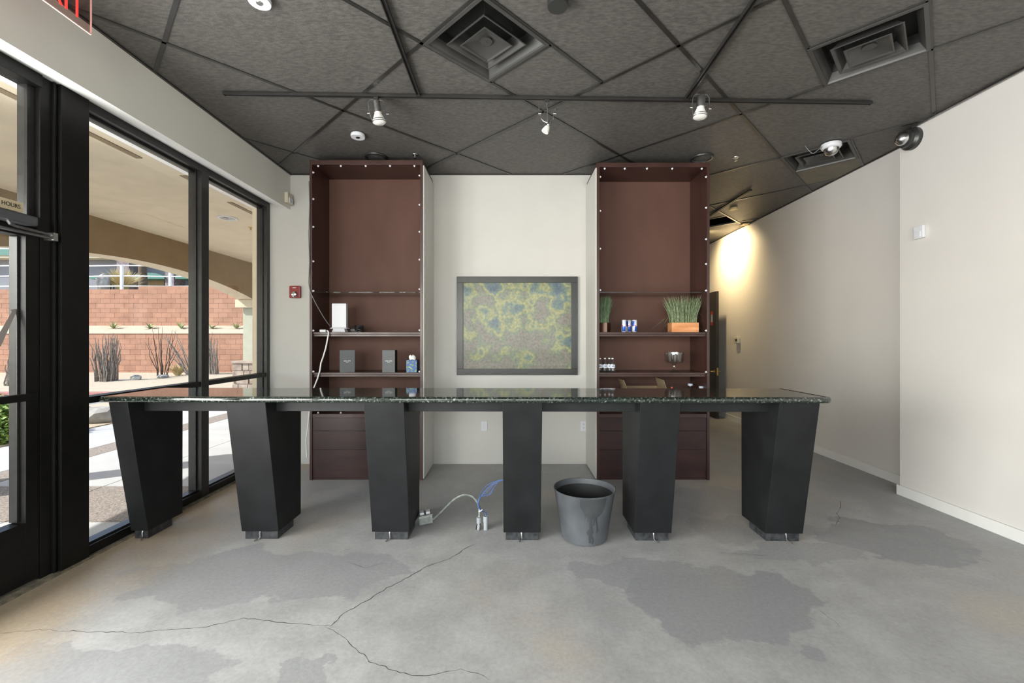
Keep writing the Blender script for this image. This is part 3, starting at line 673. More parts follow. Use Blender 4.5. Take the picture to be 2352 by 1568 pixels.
# ------------------------------------------------------------------ things on the right bookcase
def blades(m, n, cx, cy, rx, ry, z, h0, h1, spread, droop, w=.004):
    for i in range(n):
        bx, by = cx+random.uniform(-rx, rx), cy+random.uniform(-ry, ry)
        a_ = random.uniform(0, 2*math.pi); h = random.uniform(h0, h1); out = abs(random.gauss(0, spread)); dr_ = droop*out
        dx, dy = math.cos(a_)*out+(bx-cx)*.55, math.sin(a_)*out*.5
        px, py = -dy, dx; l = math.hypot(px, py) or 1; ww = w*random.uniform(.6, 1.1); vs = []
        px, py = 1, random.uniform(-.4, .4); l = math.hypot(px, py)
        for k, (s_, q) in enumerate(((0, 1), (.35, .9), (.7, .65), (1, .06))):
            x, y = bx+dx*s_*s_, by+dy*s_*s_; zz = z+h*(s_-dr_*s_*s_*s_)
            y = min(y, 4.93)
            vs += [(x-px/l*ww*q, y-py/l*ww*q, zz), (x+px/l*ww*q, y+py/l*ww*q, zz)]
        m.add(vs, [(0, 1, 3, 2), (2, 3, 5, 4), (4, 5, 7, 6)])
g = thing('grass_planter', 'artificial grass in a bright copper box planter', 'planter', (1.86, 4.65, S2))
p0, p1 = W(1543, 765, 4.58), W(1605, 765, 4.58)
m = MB(); x0, x1, z1 = p0.x, p1.x, S2+.100
for q in ((x0, x1, 4.58, 4.59), (x0, x1, 4.69, 4.70), (x0, x0+.008, 4.59, 4.69), (x1-.008, x1, 4.59, 4.69)): m.box(*q, S2, z1)
m.box(x0+.008, x1-.008, 4.59, 4.69, S2, z1-.02).build('box', M['copper'], g)
m = MB(); blades(m, 420, (x0+x1)/2, 4.64, (x1-x0)/2-.015, .04, z1-.02, .20, .32, .035, .4); blades(m, 110, (x0+x1)/2, 4.64, (x1-x0)/2-.015, .04, z1-.02, .20, .30, .15, 4.5, .0028)
for v in range(len(m.v)):
    x, y, z = m.v[v]; m.v[v] = (min(x, 2.036), y, max(z, S2+.003))
o = m.build('grass_blades', M['blade'], g); o['kind'] = 'stuff'
g = thing('grass_planter', 'dark artificial grass in a dark bronze planter turned corner-on', 'planter', (1.0, 4.65, S2))
c = (.985, 4.665, S2+.050); R_ = rotz(c, math.radians(62)); m = MB()
for q in ((0, -.068, .14, .008), (0, .068, .14, .008), (-.066, 0, .008, .128), (.066, 0, .008, .128)): m.obox(R_ @ Matrix.Translation((q[0], q[1], 0)), q[2], q[3], .10)
m.obox(R_ @ Matrix.Translation((0, 0, -.01)), .124, .128, .08)
m.build('box', M['bronze'], g)
m = MB(); blades(m, 330, .99, 4.665, .055, .05, S2+.08, .22, .32, .03, .4); blades(m, 12, .99, 4.665, .055, .05, S2+.08, .24, .32, .13, .6, .002)
for v in range(len(m.v)):
    x, y, z = m.v[v]; m.v[v] = (max(x, .930), y, max(z, S2+.003))
o = m.build('grass_blades', M['blade2'], g); o['kind'] = 'stuff'
# slim energy drink cans
def can(px, Y, label, rot):
    p = W(px, 765, Y); t = thing('drink_can', label, 'can', (p.x, Y, S2), group='slim drink cans on the right bookcase')
    R = .0265; n = 32; m = MB(); H = .132
    ring_ = lambda r_, z: [(p.x+r_*math.cos(2*math.pi*(i+.5)/n+rot), Y+r_*math.sin(2*math.pi*(i+.5)/n+rot), z) for i in range(n)]
    m.loft([ring_(.020, S2), ring_(R, S2+.008), ring_(R, S2+.062), ring_(R, S2+.116), ring_(.0225, S2+.128)], True, 0, True)
    for k in range(len(m.f)):
        if len(m.f[k]) == 4:
            i = k % n; row = k//n
            if row == 1: m.m[k] = 1 if (i//8) % 2 == 0 else 0
            elif row == 2: m.m[k] = 1 if (i//8) % 2 == 1 else 0
    m.build('body', [M['cansilver'], M['canblue']], t)
    MB().lathe([(.0225, S2+.128), (.0235, S2+.131), (.021, S2+.1315), (.0205, S2+.128), (.001, S2+.128)], (p.x, Y, 0), 20).build('lid', M['brushed'], t)
    for j in range(4):
        a_ = rot+j*math.pi/2+.39; MB().obox(Matrix.Translation((p.x+R*math.cos(a_), Y+R*math.sin(a_), S2+.070)) @ Matrix.Rotation(a_, 4, 'Z'), .0015, .014, .010).build('emblem', M['canred'], t)
can(1433.5, 4.585, 'slim blue and silver can at the left front of the four', .3)
can(1457.5, 4.60, 'slim blue and silver can at the right front of the four', 1.2)
can(1444.5, 4.645, 'slim blue and silver can half hidden behind the left front can', .9)
can(1452, 4.70, 'slim blue and silver can hidden at the back of the four', 2.2)
# footed glass bowl
b = thing('trifle_bowl', 'clear footed glass bowl on the right bookcase', 'glass bowl', (1.745, 4.62, S3))
p = W(1551.5, 857, 4.62); c = (p.x, 4.66, 0)
MB().lathe([(.099, S3+.207), (.101, S3+.205), (.097, S3+.12), (.086, S3+.096), (.03, S3+.084), (.0005, S3+.083)], c, 40).lathe([(.0005, S3+.09), (.03, S3+.091), (.083, S3+.102), (.093, S3+.122), (.097, S3+.207), (.099, S3+.207)], c, 40).build('bowl', M['clear'], b)
MB().lathe([(.0005, S3+.083), (.028, S3+.08), (.017, S3+.068), (.020, S3+.05), (.014, S3+.036), (.022, S3+.018), (.050, S3+.008), (.055, S3+.003), (.054, S3), (.0005, S3)], c, 32).build('foot', M['clear'], b)
# small water bottles
def bottle(x, y, z, R, H, label, group, capm, lab=True, nm='water_bottle'):
    t = thing(nm, label, 'bottle', (x, y, z), group=group)
    MB().lathe([(.0005, z+.002), (R*.8, z), (R, z+H*.05), (R*.95, z+H*.2), (R, z+H*.3), (R, z+H*.55), (R*.96, z+H*.62), (R*.62, z+H*.80), (R*.38, z+H*.88), (R*.38, z+H*.93)], (x, y, 0), 18).build('body', M['plasticclear'], t)
    if lab:
        MB().lathe([(R*1.02, z+H*.32), (R*1.02, z+H*.54)], (x, y, 0), 18).build('label_band', M['label'], t)
        m = MB()
        for k in range(3):
            a_ = -math.pi/2+(k-1)*.35; m.obox(Matrix.Translation((x+R*1.03*math.cos(a_), y+R*1.03*math.sin(a_), z+H*.43)) @ Matrix.Rotation(a_, 4, 'Z'), .001, R*.22, H*.10)
        m.build('label_mark', M['labelblue'], t)
    MB().lathe([(.0005, z+H), (R*.40, z+H), (R*.42, z+H*.985), (R*.42, z+H*.925), (R*.30, z+H*.92)], (x, y, 0), 14).build('cap', M[capm], t)
for i, (px, Y, lb) in enumerate(((1378, 4.585, 'small water bottle against the left side of the right bookcase'), (1389.5, 4.60, 'second small water bottle from the bookcase side'), (1399.5, 4.61, 'third small water bottle from the bookcase side'), (1407, 4.575, 'small water bottle at the right end of the row'))):
    p = W(px, 857, Y); bottle(p.x, Y, S3, .0265, .150, lb, 'small water bottles in the right bookcase', 'white')
# lower niche: carton, sauce bottle, two jugs
cb = thing('cardboard_box', 'open cardboard box in the lower niche of the right bookcase', 'box', (1.47, 4.73, SD))
x0, x1, y0, y1, zt = 1.235, 1.655, 4.60, 4.90, .940
m = MB().box(x0, x1, y0, y0+.005, SD, zt).box(x0, x1, y1-.005, y1, SD, zt).box(x0, x0+.005, y0, y1, SD, zt).box(x1-.005, x1, y0, y1, SD, zt).box(x0, x1, y0, y1, SD, SD+.005).build('carton', M['card'], cb)
for pts in ([(x0, y0+.01, zt), (x0, y1-.01, zt), (x0-.035, y1-.03, zt+.085), (x0-.03, y0+.03, zt+.085)], [(x1, y0+.01, zt), (x1, y1-.01, zt), (x1-.03, y1-.01, zt+.10), (x1-.02, y0+.05, zt+.085)], [(x0+.01, y0, zt), (x1-.01, y0, zt), (x1+.03, y0-.045, zt-.012), (x0+.02, y0-.045, zt-.010)]):
    P = [Vector(q) for q in pts]; n_ = (P[1]-P[0]).cross(P[3]-P[0]).normalized()*.004; MB().loft([P, [q+n_ for q in P]]).build('flap', M['card'], cb)
p = W(1543, 900, 4.66)
t = thing('sauce_bottle', 'small bottle with an orange cap beside the cardboard box', 'bottle', (1.742, 4.66, SD))
MB().lathe([(.0005, SD), (.026, SD), (.027, SD+.01), (.027, SD+.14), (.012, SD+.19), (.010, SD+.235)], (p.x, 4.66, 0), 16).build('body', M['plasticclear'], t)
MB().lathe([(.0135, SD+.232), (.014, SD+.236), (.012, SD+.268), (.0005, SD+.269)], (p.x, 4.66, 0), 12, caps=True).build('cap', M['orange'], t)
p = W(1591, 880, 4.68); bottle(p.x, 4.74, SD, .062, .295, 'large clear bottle with a pale cap behind the other', 'large bottles in the lower niche', 'bluecap', False, 'large_bottle')
p = W(1603, 880, 4.68); bottle(p.x+.015, 4.63, SD, .062, .278, 'large clear bottle with a pale cap nearest the bookcase side', 'large bottles in the lower niche', 'bluecap', False, 'large_bottle')

# ================================================================== FLOOR THINGS
pot = thing('planter_pot', 'tapered grey planter pot with dried water runs on the floor', 'planter pot', (.548, 3.225, 0))
c = (.548, 3.225, 0)
MB().lathe([(.0005, .002), (.155, 0), (.165, .006), (.222, .355), (.227, .362), (.224, .365), (.219, .362), (.210, .325)], c, 64).build('body', M['pot'], pot)
MB().lathe([(.210, .325), (.160, .02), (.0005, .016)], c, 64).build('inner_wall', M['potin'], pot)  # inside of the pot, coloured near black
def run(a0, pts, w):
    m = MB(); vs = []; K = 8
    for a_, z, ww in pts:
        R = .165+(.222-.165)*(z-.006)/.349+.0014
        for k in range(K+1):
            aa = a0+a_+(2*k/K-1)*ww/R; vs.append((c[0]+R*math.cos(aa), c[1]+R*math.sin(aa), z))
    m.add(vs, [(i*(K+1)+k, i*(K+1)+k+1, (i+1)*(K+1)+k+1, (i+1)*(K+1)+k) for i in range(len(pts)-1) for k in range(K)], 0, True)
    m.build('water_run', M['potwet'], pot)
A0 = -math.pi/2
run(A0+.12, [(.03, .352, .10), (.02, .30, .095), (.03, .25, .07), (.02, .225, .045), (.0, .21, .008)], 0)
run(A0+.06, [(0, .24, .012), (.0, .18, .010), (.02, .14, .010), (-.01, .11, .026), (.0, .08, .010), (.0, .03, .007)], 0)
run(A0+.26, [(.02, .24, .007), (.0, .20, .006), (.06, .15, .006), (.10, .12, .008), (.05, .10, .004)], 0)
run(A0-.14, [(.0, .33, .012), (-.02, .28, .008), (.01, .24, .005), (0, .21, .003)], 0)
run(A0-.05, [(.0, .29, .010), (.02, .24, .006), (0, .19, .004)], 0)
run(A0+.17, [(.0, .24, .006), (.02, .20, .005), (.0, .16, .003)], 0)
run(A0+.14, [(-.1, .10, .003), (.0, .08, .005), (.05, .05, .006), (.03, .02, .004)], 0)
# loose electrical stub-up
jb = thing('junction_box', 'galvanised junction box with flexible conduit lying behind the third leg', 'junction box', (-.66, 3.44, 0))
R_ = rotz((-.672, 3.45, .046), math.radians(14)) @ Matrix.Rotation(math.radians(-7), 4, 'Y')
MB().obox(R_, .105, .105, .058).build('box', M['galv'], jb, bev=.003)
MB().obox(R_ @ Matrix.Translation((.004, 0, .034)), .108, .108, .008).build('cover', M['galv'], jb, bev=.002)
m = MB()
for x in (-.024, .024): m.obox(R_ @ Matrix.Translation((x, 0, .046)), .032, .05, .018)
m.build('receptacle', M['white'], jb, bev=.004)
pts = [W(x, y, Y) for x, y, Y in ((985, 1192, 3.43), (992, 1193, 3.42), (1004, 1184, 3.41), (1022, 1166, 3.40), (1040, 1149, 3.39), (1056, 1139, 3.38), (1072, 1136, 3.37), (1086, 1141, 3.36), (1096, 1152, 3.355), (1101, 1166, 3.35), (1101.5, 1180, 3.35), (1100, 1194, 3.35))]
def smooth(pts, n):
    out = []
    for i in range(len(pts)-1):
        p0, p1, p2, p3 = pts[max(i-1, 0)], pts[i], pts[i+1], pts[min(i+2, len(pts)-1)]
        for k in range(n):
            t = k/n; out.append(.5*((2*p1)+(p2-p0)*t+(2*p0-5*p1+4*p2-p3)*t*t+(3*p1-p0-3*p2+p3)*t**3))
    return out+[pts[-1]]
sp = smooth([Vector(p) for p in pts], 14); rad = [.0095 if i % 2 else .0078 for i in range(len(sp))]
MB().tube(sp, rad, 8).build('flex_conduit', M['galv'], jb)
st = thing('conduit_stub', 'short grey conduit stub holding the flexible conduit', 'conduit', (-.241, 3.35, 0), group='conduit stubs in the floor')
MB().lathe([(.016, 0), (.017, .05), (.019, .052), (.019, .092), (.013, .094), (.001, .094)], (-.241, 3.35, 0), 16, caps=True).build('stub', M['pvc'], st)
m = MB().tube([(-.262, 3.345, .0), (-.258, 3.34, .03), (-.25, 3.338, .045)], .004, 6).tube([(-.236, 3.325, .002), (-.228, 3.33, .03), (-.232, 3.334, .05)], .005, 6).build('clamp', M['black'], st)
st = thing('conduit_stub', 'open grey conduit stub with blue wires coming out', 'conduit', (-.188, 3.345, 0), group='conduit stubs in the floor')
MB().lathe([(.017, 0), (.017, .058), (.020, .060), (.020, .104), (.015, .104), (.015, .02)], (-.188, 3.345, 0), 16).build('stub', M['pvc'], st)
wi = thing('wire_bundle', 'bundle of thin blue wires looping from the floor stub to the fourth leg', 'wires', (-.2, 3.34, .1))
for i in range(6):
    o = lambda s: Vector((random.uniform(-s, s), random.uniform(-s, s), random.uniform(-s, s)))
    q = [W(1117, 1186, 3.345), W(1115, 1177, 3.345)+o(.004), W(1107, 1172, 3.335)+o(.005), W(1100, 1166, 3.325)+o(.008), W(1097, 1155, 3.325)+o(.008), W(1103, 1140, 3.32)+o(.008), W(1108+i*3.2, 1124+i*2.4, 3.31)+o(.006), W(1126+i*2.4, 1108+i*2.2, 3.30)+o(.005), W(1146, 1104, 3.29)+o(.005), W(1156.5, 1101+i*.6, 3.28)]
    MB().tube(smooth(q, 5), .0023, 6).build('wire', M['bluewire'], wi)
MB().tube([W(1099, 1174, 3.32), W(1104, 1173, 3.318), W(1108, 1170, 3.32)], .004, 6).build('zip_tie', M['white'], wi)

# ================================================================== WALL AND CEILING FITTINGS
al = thing('fire_strobe', 'red fire alarm strobe on the back wall left of the bookcase', 'alarm', (-2.514, 5.1, 1.94))
MB().box(-2.578, -2.450, 5.072, 5.109, 1.944, 2.086).build('housing', M['red'], al, bev=.010)
MB().lathe([(.036, 0), (.034, -.018), (.022, -.028), (.001, -.030)], (-2.512, 5.073, 1.985), 20, 'Y', caps=True).build('strobe_lens', M['chrome'], al)
MB().box(-2.535, -2.495, 5.069, 5.073, 2.058, 2.068).build('print', M['print'], al)
ms = thing('motion_sensor', 'cream motion sensor in the corner below the ceiling', 'sensor', (-2.555, 5.0, 3.02))
MB().box(-2.579, -2.535, 4.965, 5.085, 3.025, 3.145).build('housing', M['offwhite'], ms, bev=.010)
MB().box(-2.536, -2.524, 4.985, 5.065, 3.03, 3.09).build('lens', M['white'], ms, bev=.006)
def plate(x, name, label, outlet):
    t = thing(name, label, 'wall plate', (x, 5.1, .387)); MB().box(x-.037, x+.037, 5.102, 5.109, .388, .505).build('plate', M['white'], t, bev=.003)
    if outlet:
        for z in (.425, .468):
            MB().box(x-.017, x+.017, 5.099, 5.103, z-.014, z+.014).build('receptacle', M['white'], t, bev=.005)
            MB().box(x-.008, x-.005, 5.0985, 5.1, z-.004, z+.007).box(x+.005, x+.008, 5.0985, 5.1, z-.004, z+.007).box(x-.002, x+.002, 5.0985, 5.1, z-.011, z-.007).build('slots', M['black'], t)
    else: 
        MB().lathe([(.003, 0), (.001, -.001)], (x, 5.102, .47), 8, 'Y', caps=True).lathe([(.003, 0), (.001, -.001)], (x, 5.102, .424), 8, 'Y', caps=True).build('screws', M['brushed'], t)
plate(-.306, 'blank_plate', 'blank white wall plate low on the back wall beside the fourth leg', False)
plate(.860, 'power_outlet', 'white power outlet low on the back wall by the right bookcase', True)
t = thing('wall_sensor', 'small white sensor high on the near right wall', 'sensor', (3.65, 3.89, 2.36))
MB().box(3.638, 3.669, 3.84, 3.935, 2.36, 2.475).build('housing', M['white'], t, bev=.008)
MB().box(3.632, 3.639, 3.86, 3.915, 2.37, 2.42).build('lens', M['white'], t, bev=.003)
t = thing('thermostat', 'small cream thermostat on the passage wall', 'thermostat', (3.98, 7.65, 1.39))
MB().box(3.955, 4.000, 7.58, 7.72, 1.395, 1.505).build('housing', M['offwhite'], t, bev=.006)
MB().box(3.950, 3.956, 7.60, 7.65, 1.43, 1.47).build('dial', M['black'], t)
# dome cameras
t = thing('dome_camera', 'white ceiling dome camera hanging beside the far vent', 'camera', (3.17, 4.30, HC-.1))
MB().lathe([(.001, HC-.002), (.085, HC-.002), (.088, HC-.03), (.078, HC-.045), (.064, HC-.05), (.001, HC-.05)], (3.17, 4.30, 0), 32).build('base', M['white'], t)
MB().lathe([(.064, HC-.05), (.060, HC-.075), (.046, HC-.098), (.024, HC-.112), (.001, HC-.116)], (3.17, 4.30, 0), 28).build('dome', M['chrome'], t)
MB().tube(smooth([Vector(q) for q in ((3.09, 4.30, HC-.02), (3.04, 4.31, HC-.06), (3.00, 4.32, HC-.085), (2.95, 4.33, HC-.03), (2.94, 4.34, HC+.004))], 5), .0035, 6).build('cable', M['greycord'], t)
t = thing('dome_camera', 'black dome camera on the corner of the near right wall', 'camera', (3.60, 3.97, 3.26))
MB().lathe([(.001, 0), (.098, 0), (.098, -.035), (.078, -.055), (.078, -.085), (.062, -.09), (.001, -.09)], (3.669, 3.965, 3.285), 28, 'X').build('base', M['track'], t)
MB().lathe([(.060, -.09), (.058, -.112), (.042, -.138), (.02, -.15), (.001, -.152)], (3.669, 3.965, 3.285), 24, 'X').build('dome', M['chrome'], t)
MB().tube([(3.63, 3.93, 3.375), (3.64, 3.5, 3.378), (3.655, 3.1, 3.38)], .008, 8).build('cable', M['brushed'], t)
# smoke detectors, sprinklers, speakers
def disc(name, label, cat, px, py, r_, h, mt, hole=None, group=None):
    Y = (HC-CAMH)*1000/(CY-py); p = W(px, py, Y); t = thing(name, label, cat, (p.x, Y, HC-h), group=group)
    MB().lathe([(.001, HC-.001), (r_*.92, HC-.001), (r_, HC-h*.5), (r_*.94, HC-h), (.001, HC-h)], (p.x, Y, 0), 28).build('housing', M[mt], t)
    if hole: MB().lathe([(r_*.30, HC-h-.0005), (r_*.26, HC-h-.004), (.001, HC-h-.004)], (p.x, Y, 0), 18, caps=True).build('center', M[hole], t)
    return t
disc('smoke_detector', 'white round smoke detector in front of the left bookcase', 'detector', 822, 308, .066, .032, 'white', 'black', 'ceiling detectors')
disc('smoke_detector', 'white round smoke detector at the top edge of the frame', 'detector', 596, -6, .062, .032, 'white', 'chrome', 'ceiling detectors')
disc('ceiling_sensor', 'dark round ceiling sensor at the top edge of the frame', 'sensor', 1281, -4, .060, .050, 'track')
disc('smoke_detector', 'round cream detector over the passage', 'detector', 1685, 477, .058, .03, 'cream', None, 'ceiling detectors')
t = thing('square_detector', 'small square cream fitting at the passage wall', 'fitting', (3.95, 7.27, HC-.02))
MB().box(3.86, 3.96, 7.20, 7.34, HC-.018, HC-.001).build('plate', M['cream'], t, bev=.004)
def ringfit(px, py, label):
    Y = (HC-CAMH)*1000/(CY-py); p = W(px, py, Y); t = thing('ceiling_speaker', label, 'speaker', (p.x, Y, HC-.02), group='round black ceiling speakers')
    MB().lathe([(.115, HC-.001), (.112, HC-.014), (.096, HC-.016), (.090, HC-.004)], (p.x, Y, 0), 36).build('trim_ring', M['track'], t)
    MB().lathe([(.092, HC-.004), (.05, HC-.003), (.001, HC-.003)], (p.x, Y, 0), 36, caps=True).build('grille', M['tile'], t)
ringfit(863, 360, 'round black ceiling speaker above the left bookcase')
ringfit(1612, 362, 'round black ceiling speaker above the right bookcase')
def sprink(px, py, label, z=HC):
    Y = (z-CAMH)*1000/(CY-py); p = W(px, py, Y); t = thing('sprinkler', label, 'sprinkler', (p.x, Y, z-.04), group='fire sprinklers')
    MB().lathe([(.03, z-.0005), (.028, z-.006), (.008, z-.008), (.007, z-.03), (.001, z-.032)], (p.x, Y, 0), 16, caps=True).build('escutcheon', M['brushed'], t)
    MB().lathe([(.016, z-.036), (.016, z-.038), (.001, z-.039)], (p.x, Y, 0), 12, caps=True).tube([(p.x-.008, Y, z-.02), (p.x-.011, Y, z-.030), (p.x, Y, z-.037), (p.x+.011, Y, z-.030), (p.x+.008, Y, z-.02)], .002, 5).build('deflector', M['brushed'], t)
sprink(1690, 361, 'fire sprinkler in the ceiling right of the bookcase'); sprink(953, 355, 'fire sprinkler in the ceiling by the left bookcase')
# exit sign
ex = thing('exit_sign', 'clear acrylic exit sign with red letters hanging by the left header', 'exit sign', (-2.3, 2.23, 3.12))
MB().box(-2.304, -2.298, 2.07, 2.388, 3.132, 3.345).build('panel', M['exitglass'], ex)
MB().box(-2.305, -2.297, 2.07, 2.390, 3.128, 3.132).box(-2.305, -2.297, 2.388, 2.391, 3.132, 3.345).build('edge', M['exitedge'], ex)
MB().box(-2.325, -2.275, 2.03, 2.41, 3.345, 3.389).build('housing', M['track'], ex)
text_mesh('EXIT', .200, Matrix.Translation((-2.2965, 2.212, 3.228)) @ Matrix.Rotation(math.pi/2, 4, 'Z') @ Matrix.Rotation(math.pi/2, 4, 'X'), .001, 'CENTER', M['exitred'], 'lettering', ex, xs=.66)
# business hours sign on the transom bar
hs = thing('hours_sign', 'tan business hours sign stuck above the glass door', 'sign', (-2.82, 2.38, 2.19))
MB().box(-2.822, -2.819, 2.20, 2.520, 2.1905, 2.2475).build('plate', M['tan'], hs)
text_mesh('BUSINESS HOURS', .0335, Matrix.Translation((-2.8182, 2.506, 2.2190)) @ Matrix.Rotation(math.pi/2, 4, 'Z') @ Matrix.Rotation(math.pi/2, 4, 'X'), .0004, 'RIGHT', M['inkblack'], 'lettering', hs, xs=.86)

# ------------------------------------------------------------------ lighting track and heads
ZK = HC-.030
def track(name, a, b, label):
    a, b = Vector((*a, 0)), Vector((*b, 0)); d = (b-a); L_ = d.length; ang = math.atan2(d.y, d.x); mid = (a+b)/2
    t = thing(name, label, 'light track', (mid.x, mid.y, ZK))
    Q = Matrix.Translation((mid.x, mid.y, HC-.016)) @ Matrix.Rotation(ang, 4, 'Z')
    m = MB().obox(Q @ Matrix.Translation((0, 0, .011)), L_, .030, .006).obox(Q @ Matrix.Translation((0, .012, .001)), L_, .006, .019).obox(Q @ Matrix.Translation((0, -.012, .001)), L_, .006, .019)
    m.build('rail', M['tee'], t); MB().obox(Q @ Matrix.Translation((0, 0, .004)), L_, .016, .006).build('slot', M['ventdark'], t)
    for s in (-1, 1): MB().obox(Q @ Matrix.Translation((s*(L_/2+.001), 0, 0)), .006, .031, .024).build('end_cap', M['track'], t)
    return t
track('light_track', (-2.233, 3.398), (2.923, 3.530), 'long black lighting track running across the ceiling')
track('light_track', (-.722, 3.405), (-.712, .6), 'black track branch joining the long track on the left')
track('light_track', (1.40, 3.46), (1.345, .6), 'black track branch joining the long track on the right')
track('light_track', (3.085, 5.58), (3.09, 8.3), 'short black track over the passage')
def yoke_head(x, y, tilt, spin, label, big=True):
    t = thing('track_spotlight', label, 'spotlight', (x, y, HC-.2))
    MB().box(x-.018, x+.018, y-.016, y+.016, HC-.058, HC-.026).build('adapter', M['track'], t, bev=.003)
    A = Matrix.Translation((x, y, HC-.058)) @ Matrix.Rotation(spin, 4, 'Z') @ Matrix.Rotation(tilt, 4, 'Y')
    # socket and reflector bulb, axis -Z
    B = A @ Matrix.Rotation(math.pi, 4, 'X')
    MB().lathe_m([(.030, .0), (.031, .004), (.031, .085), (.028, .088)], B, 20).build('socket', M['brushed'], t)
    MB().lathe_m([(.026, .085), (.027, .095), (.047, .140), (.050, .155), (.049, .164), (.034, .172), (.001, .175)], B, 24).build('bulb', M['bulb'], t)
    m = MB()
    for z in (.148, .162): m.tube([B @ Vector((.053*math.cos(a_), .053*math.sin(a_), z)) for a_ in [2*math.pi*i/24 for i in range(25)]], .0028, 6)
    for s in (-1, 1): m.tube([B @ Vector(q) for q in ((0, 0, -.012), (s*.045, 0, -.010), (s*.062, 0, .01), (s*.066, 0, .09), (s*.053, 0, .148))], .0035, 6)
    m.build('yoke', M['brushed'], t)
    m = MB()
    for s in (-1, 1): m.tube([B @ Vector((s*.062, 0, .095)), B @ Vector((s*.082, 0, .095))], .007, 8)
    m.build('knob', M['chrome'], t)
yoke_head(-1.055, 3.428, math.radians(-8), math.radians(20), 'track spotlight with a frosted bulb hanging near the left branch')
yoke_head(1.47, 3.35, math.radians(4), math.radians(0), 'track spotlight with a cream bulb at the right branch')
t = thing('track_spotlight', 'small wire framed spotlight hanging at the middle of the long track', 'spotlight', (.29, 3.47, HC-.3))
x, y = .293, 3.465; z = HC-.026
MB().box(x-.018, x+.018, y-.016, y+.016, z-.034, z).build('adapter', M['track'], t, bev=.003)
m = MB().tube([(x, y, z-.034), (x+.003, y, z-.09), (x+.002, y-.002, z-.165)], .004, 8)
for s in (-1, 1): m.tube([(x+s*.063, y, z-.115), (x+s*.065, y, z-.045-.02*s)], .003, 6)
m.tube([(x-.052, y, z-.120), (x-.046, y, z-.150), (x-.025, y, z-.172), (x, y, z-.180), (x+.025, y, z-.172), (x+.046, y, z-.150), (x+.052, y, z-.120)], .005, 8).build('bow_arm', M['chrome'], t)
m = MB()
for s in (-1, 1): m.tube([(x+s*.048, y, z-.110), (x+s*.070, y, z-.110)], .010, 10)
m.build('knob', M['brushed'], t)
B = Matrix.Translation((x+.024, y, z-.175)) @ Matrix.Rotation(math.radians(208), 4, 'Y')
MB().lathe_m([(.010, -.03), (.016, .0), (.018, .03), (.014, .035)], B, 16).build('lamp_holder', M['brushed'], t)
MB().lathe_m([(.012, .035), (.022, .05), (.030, .085), (.029, .09), (.001, .088)], B, 20).build('reflector', M['bulb'], t)
# warm recessed lamp washing the passage wall
t = thing('recessed_lamp', 'warm recessed lamp washing the passage wall', 'lamp', (3.42, 7.80, HC-.01))
MB().lathe([(.075, HC-.001), (.072, HC-.008), (.06, HC-.008), (.055, HC-.001)], (3.42, 7.80, 0), 28).build('trim_ring', M['track'], t)
lamp('passage_lamp_light', 'SPOT', 210, (3.42, 7.80, HC-.03), Vector((.62, .02, -.42)).to_track_quat('-Z', 'Y').to_euler(), (1, .76, .40), spot_size=math.radians(125), spot_blend=1.0, shadow_soft_size=.06)

# ================================================================== OUTDOORS
gz = -.02
gnd = MB().box(-90, 60, -40, 120, -.5, -.14).build('ground', M['sand']); struct(gnd, 'bare desert ground', 'ground')
sw = struct(thing('sidewalk', 'covered concrete sidewalk with aggregate bands', 'sidewalk', (-4.5, 4, gz)))
ys = [-5, -2.2, .6, 3.53, 4.39, 7.2, 10.0, 12.9]
for xa, xb in ((-4.1, -3.0), (-5.3, -4.1), (-5.7, -5.3), (-7.0, -5.7)):
    for ya, yb in zip(ys, ys[1:]):
        ag = (xa == -5.7) or (ya == 3.53 and xb > -5.3)
        MB().box(xa+.006, xb-.006, ya+.006, yb-.006, -.14, gz).build('aggregate_slab' if ag else 'paving_slab', M['aggr'] if ag else M['conc'], sw)
struct(MB().box(-9.5, -7.0, -5, 12.9, -.14, -.005).build('planting_bed', M['sand']), 'gravel planting bed beside the sidewalk', 'ground')
struct(MB().box(-45, -9.5, -8, 11.3, -.14, -.06).build('driveway', M['asphalt']), 'sunlit asphalt driveway', 'road')
struct(MB().box(-45, -9.5, 11.3, 11.5, -.14, .09).build('kerb', M['kerb'], bev=.01), 'faded red kerb in front of the sand bed', 'kerb')
m = MB(); nx, ny = 40, 8; vs = []
for j in range(ny+1):
    for i in range(nx+1):
        x = -45+i*41/nx; y = 11.5+j*5.1/ny; vs.append((x, y, .08+.14*j/ny+.05*math.sin(x*1.3+j)*math.sin(j*.8)))
m.add(vs, [(j*(nx+1)+i, j*(nx+1)+i+1, (j+1)*(nx+1)+i+1, (j+1)*(nx+1)+i) for j in range(ny) for i in range(nx)], 0, True)
struct(m.build('sand_bed', M['sand']), 'pale sand bed in front of the lower block wall', 'ground')
struct(MB().box(-9.49, -4.0, 12.9, 16.5, -.14, .1).build('sand_bed_side', M['sand']), 'pale sand bed past the end of the sidewalk', 'ground')
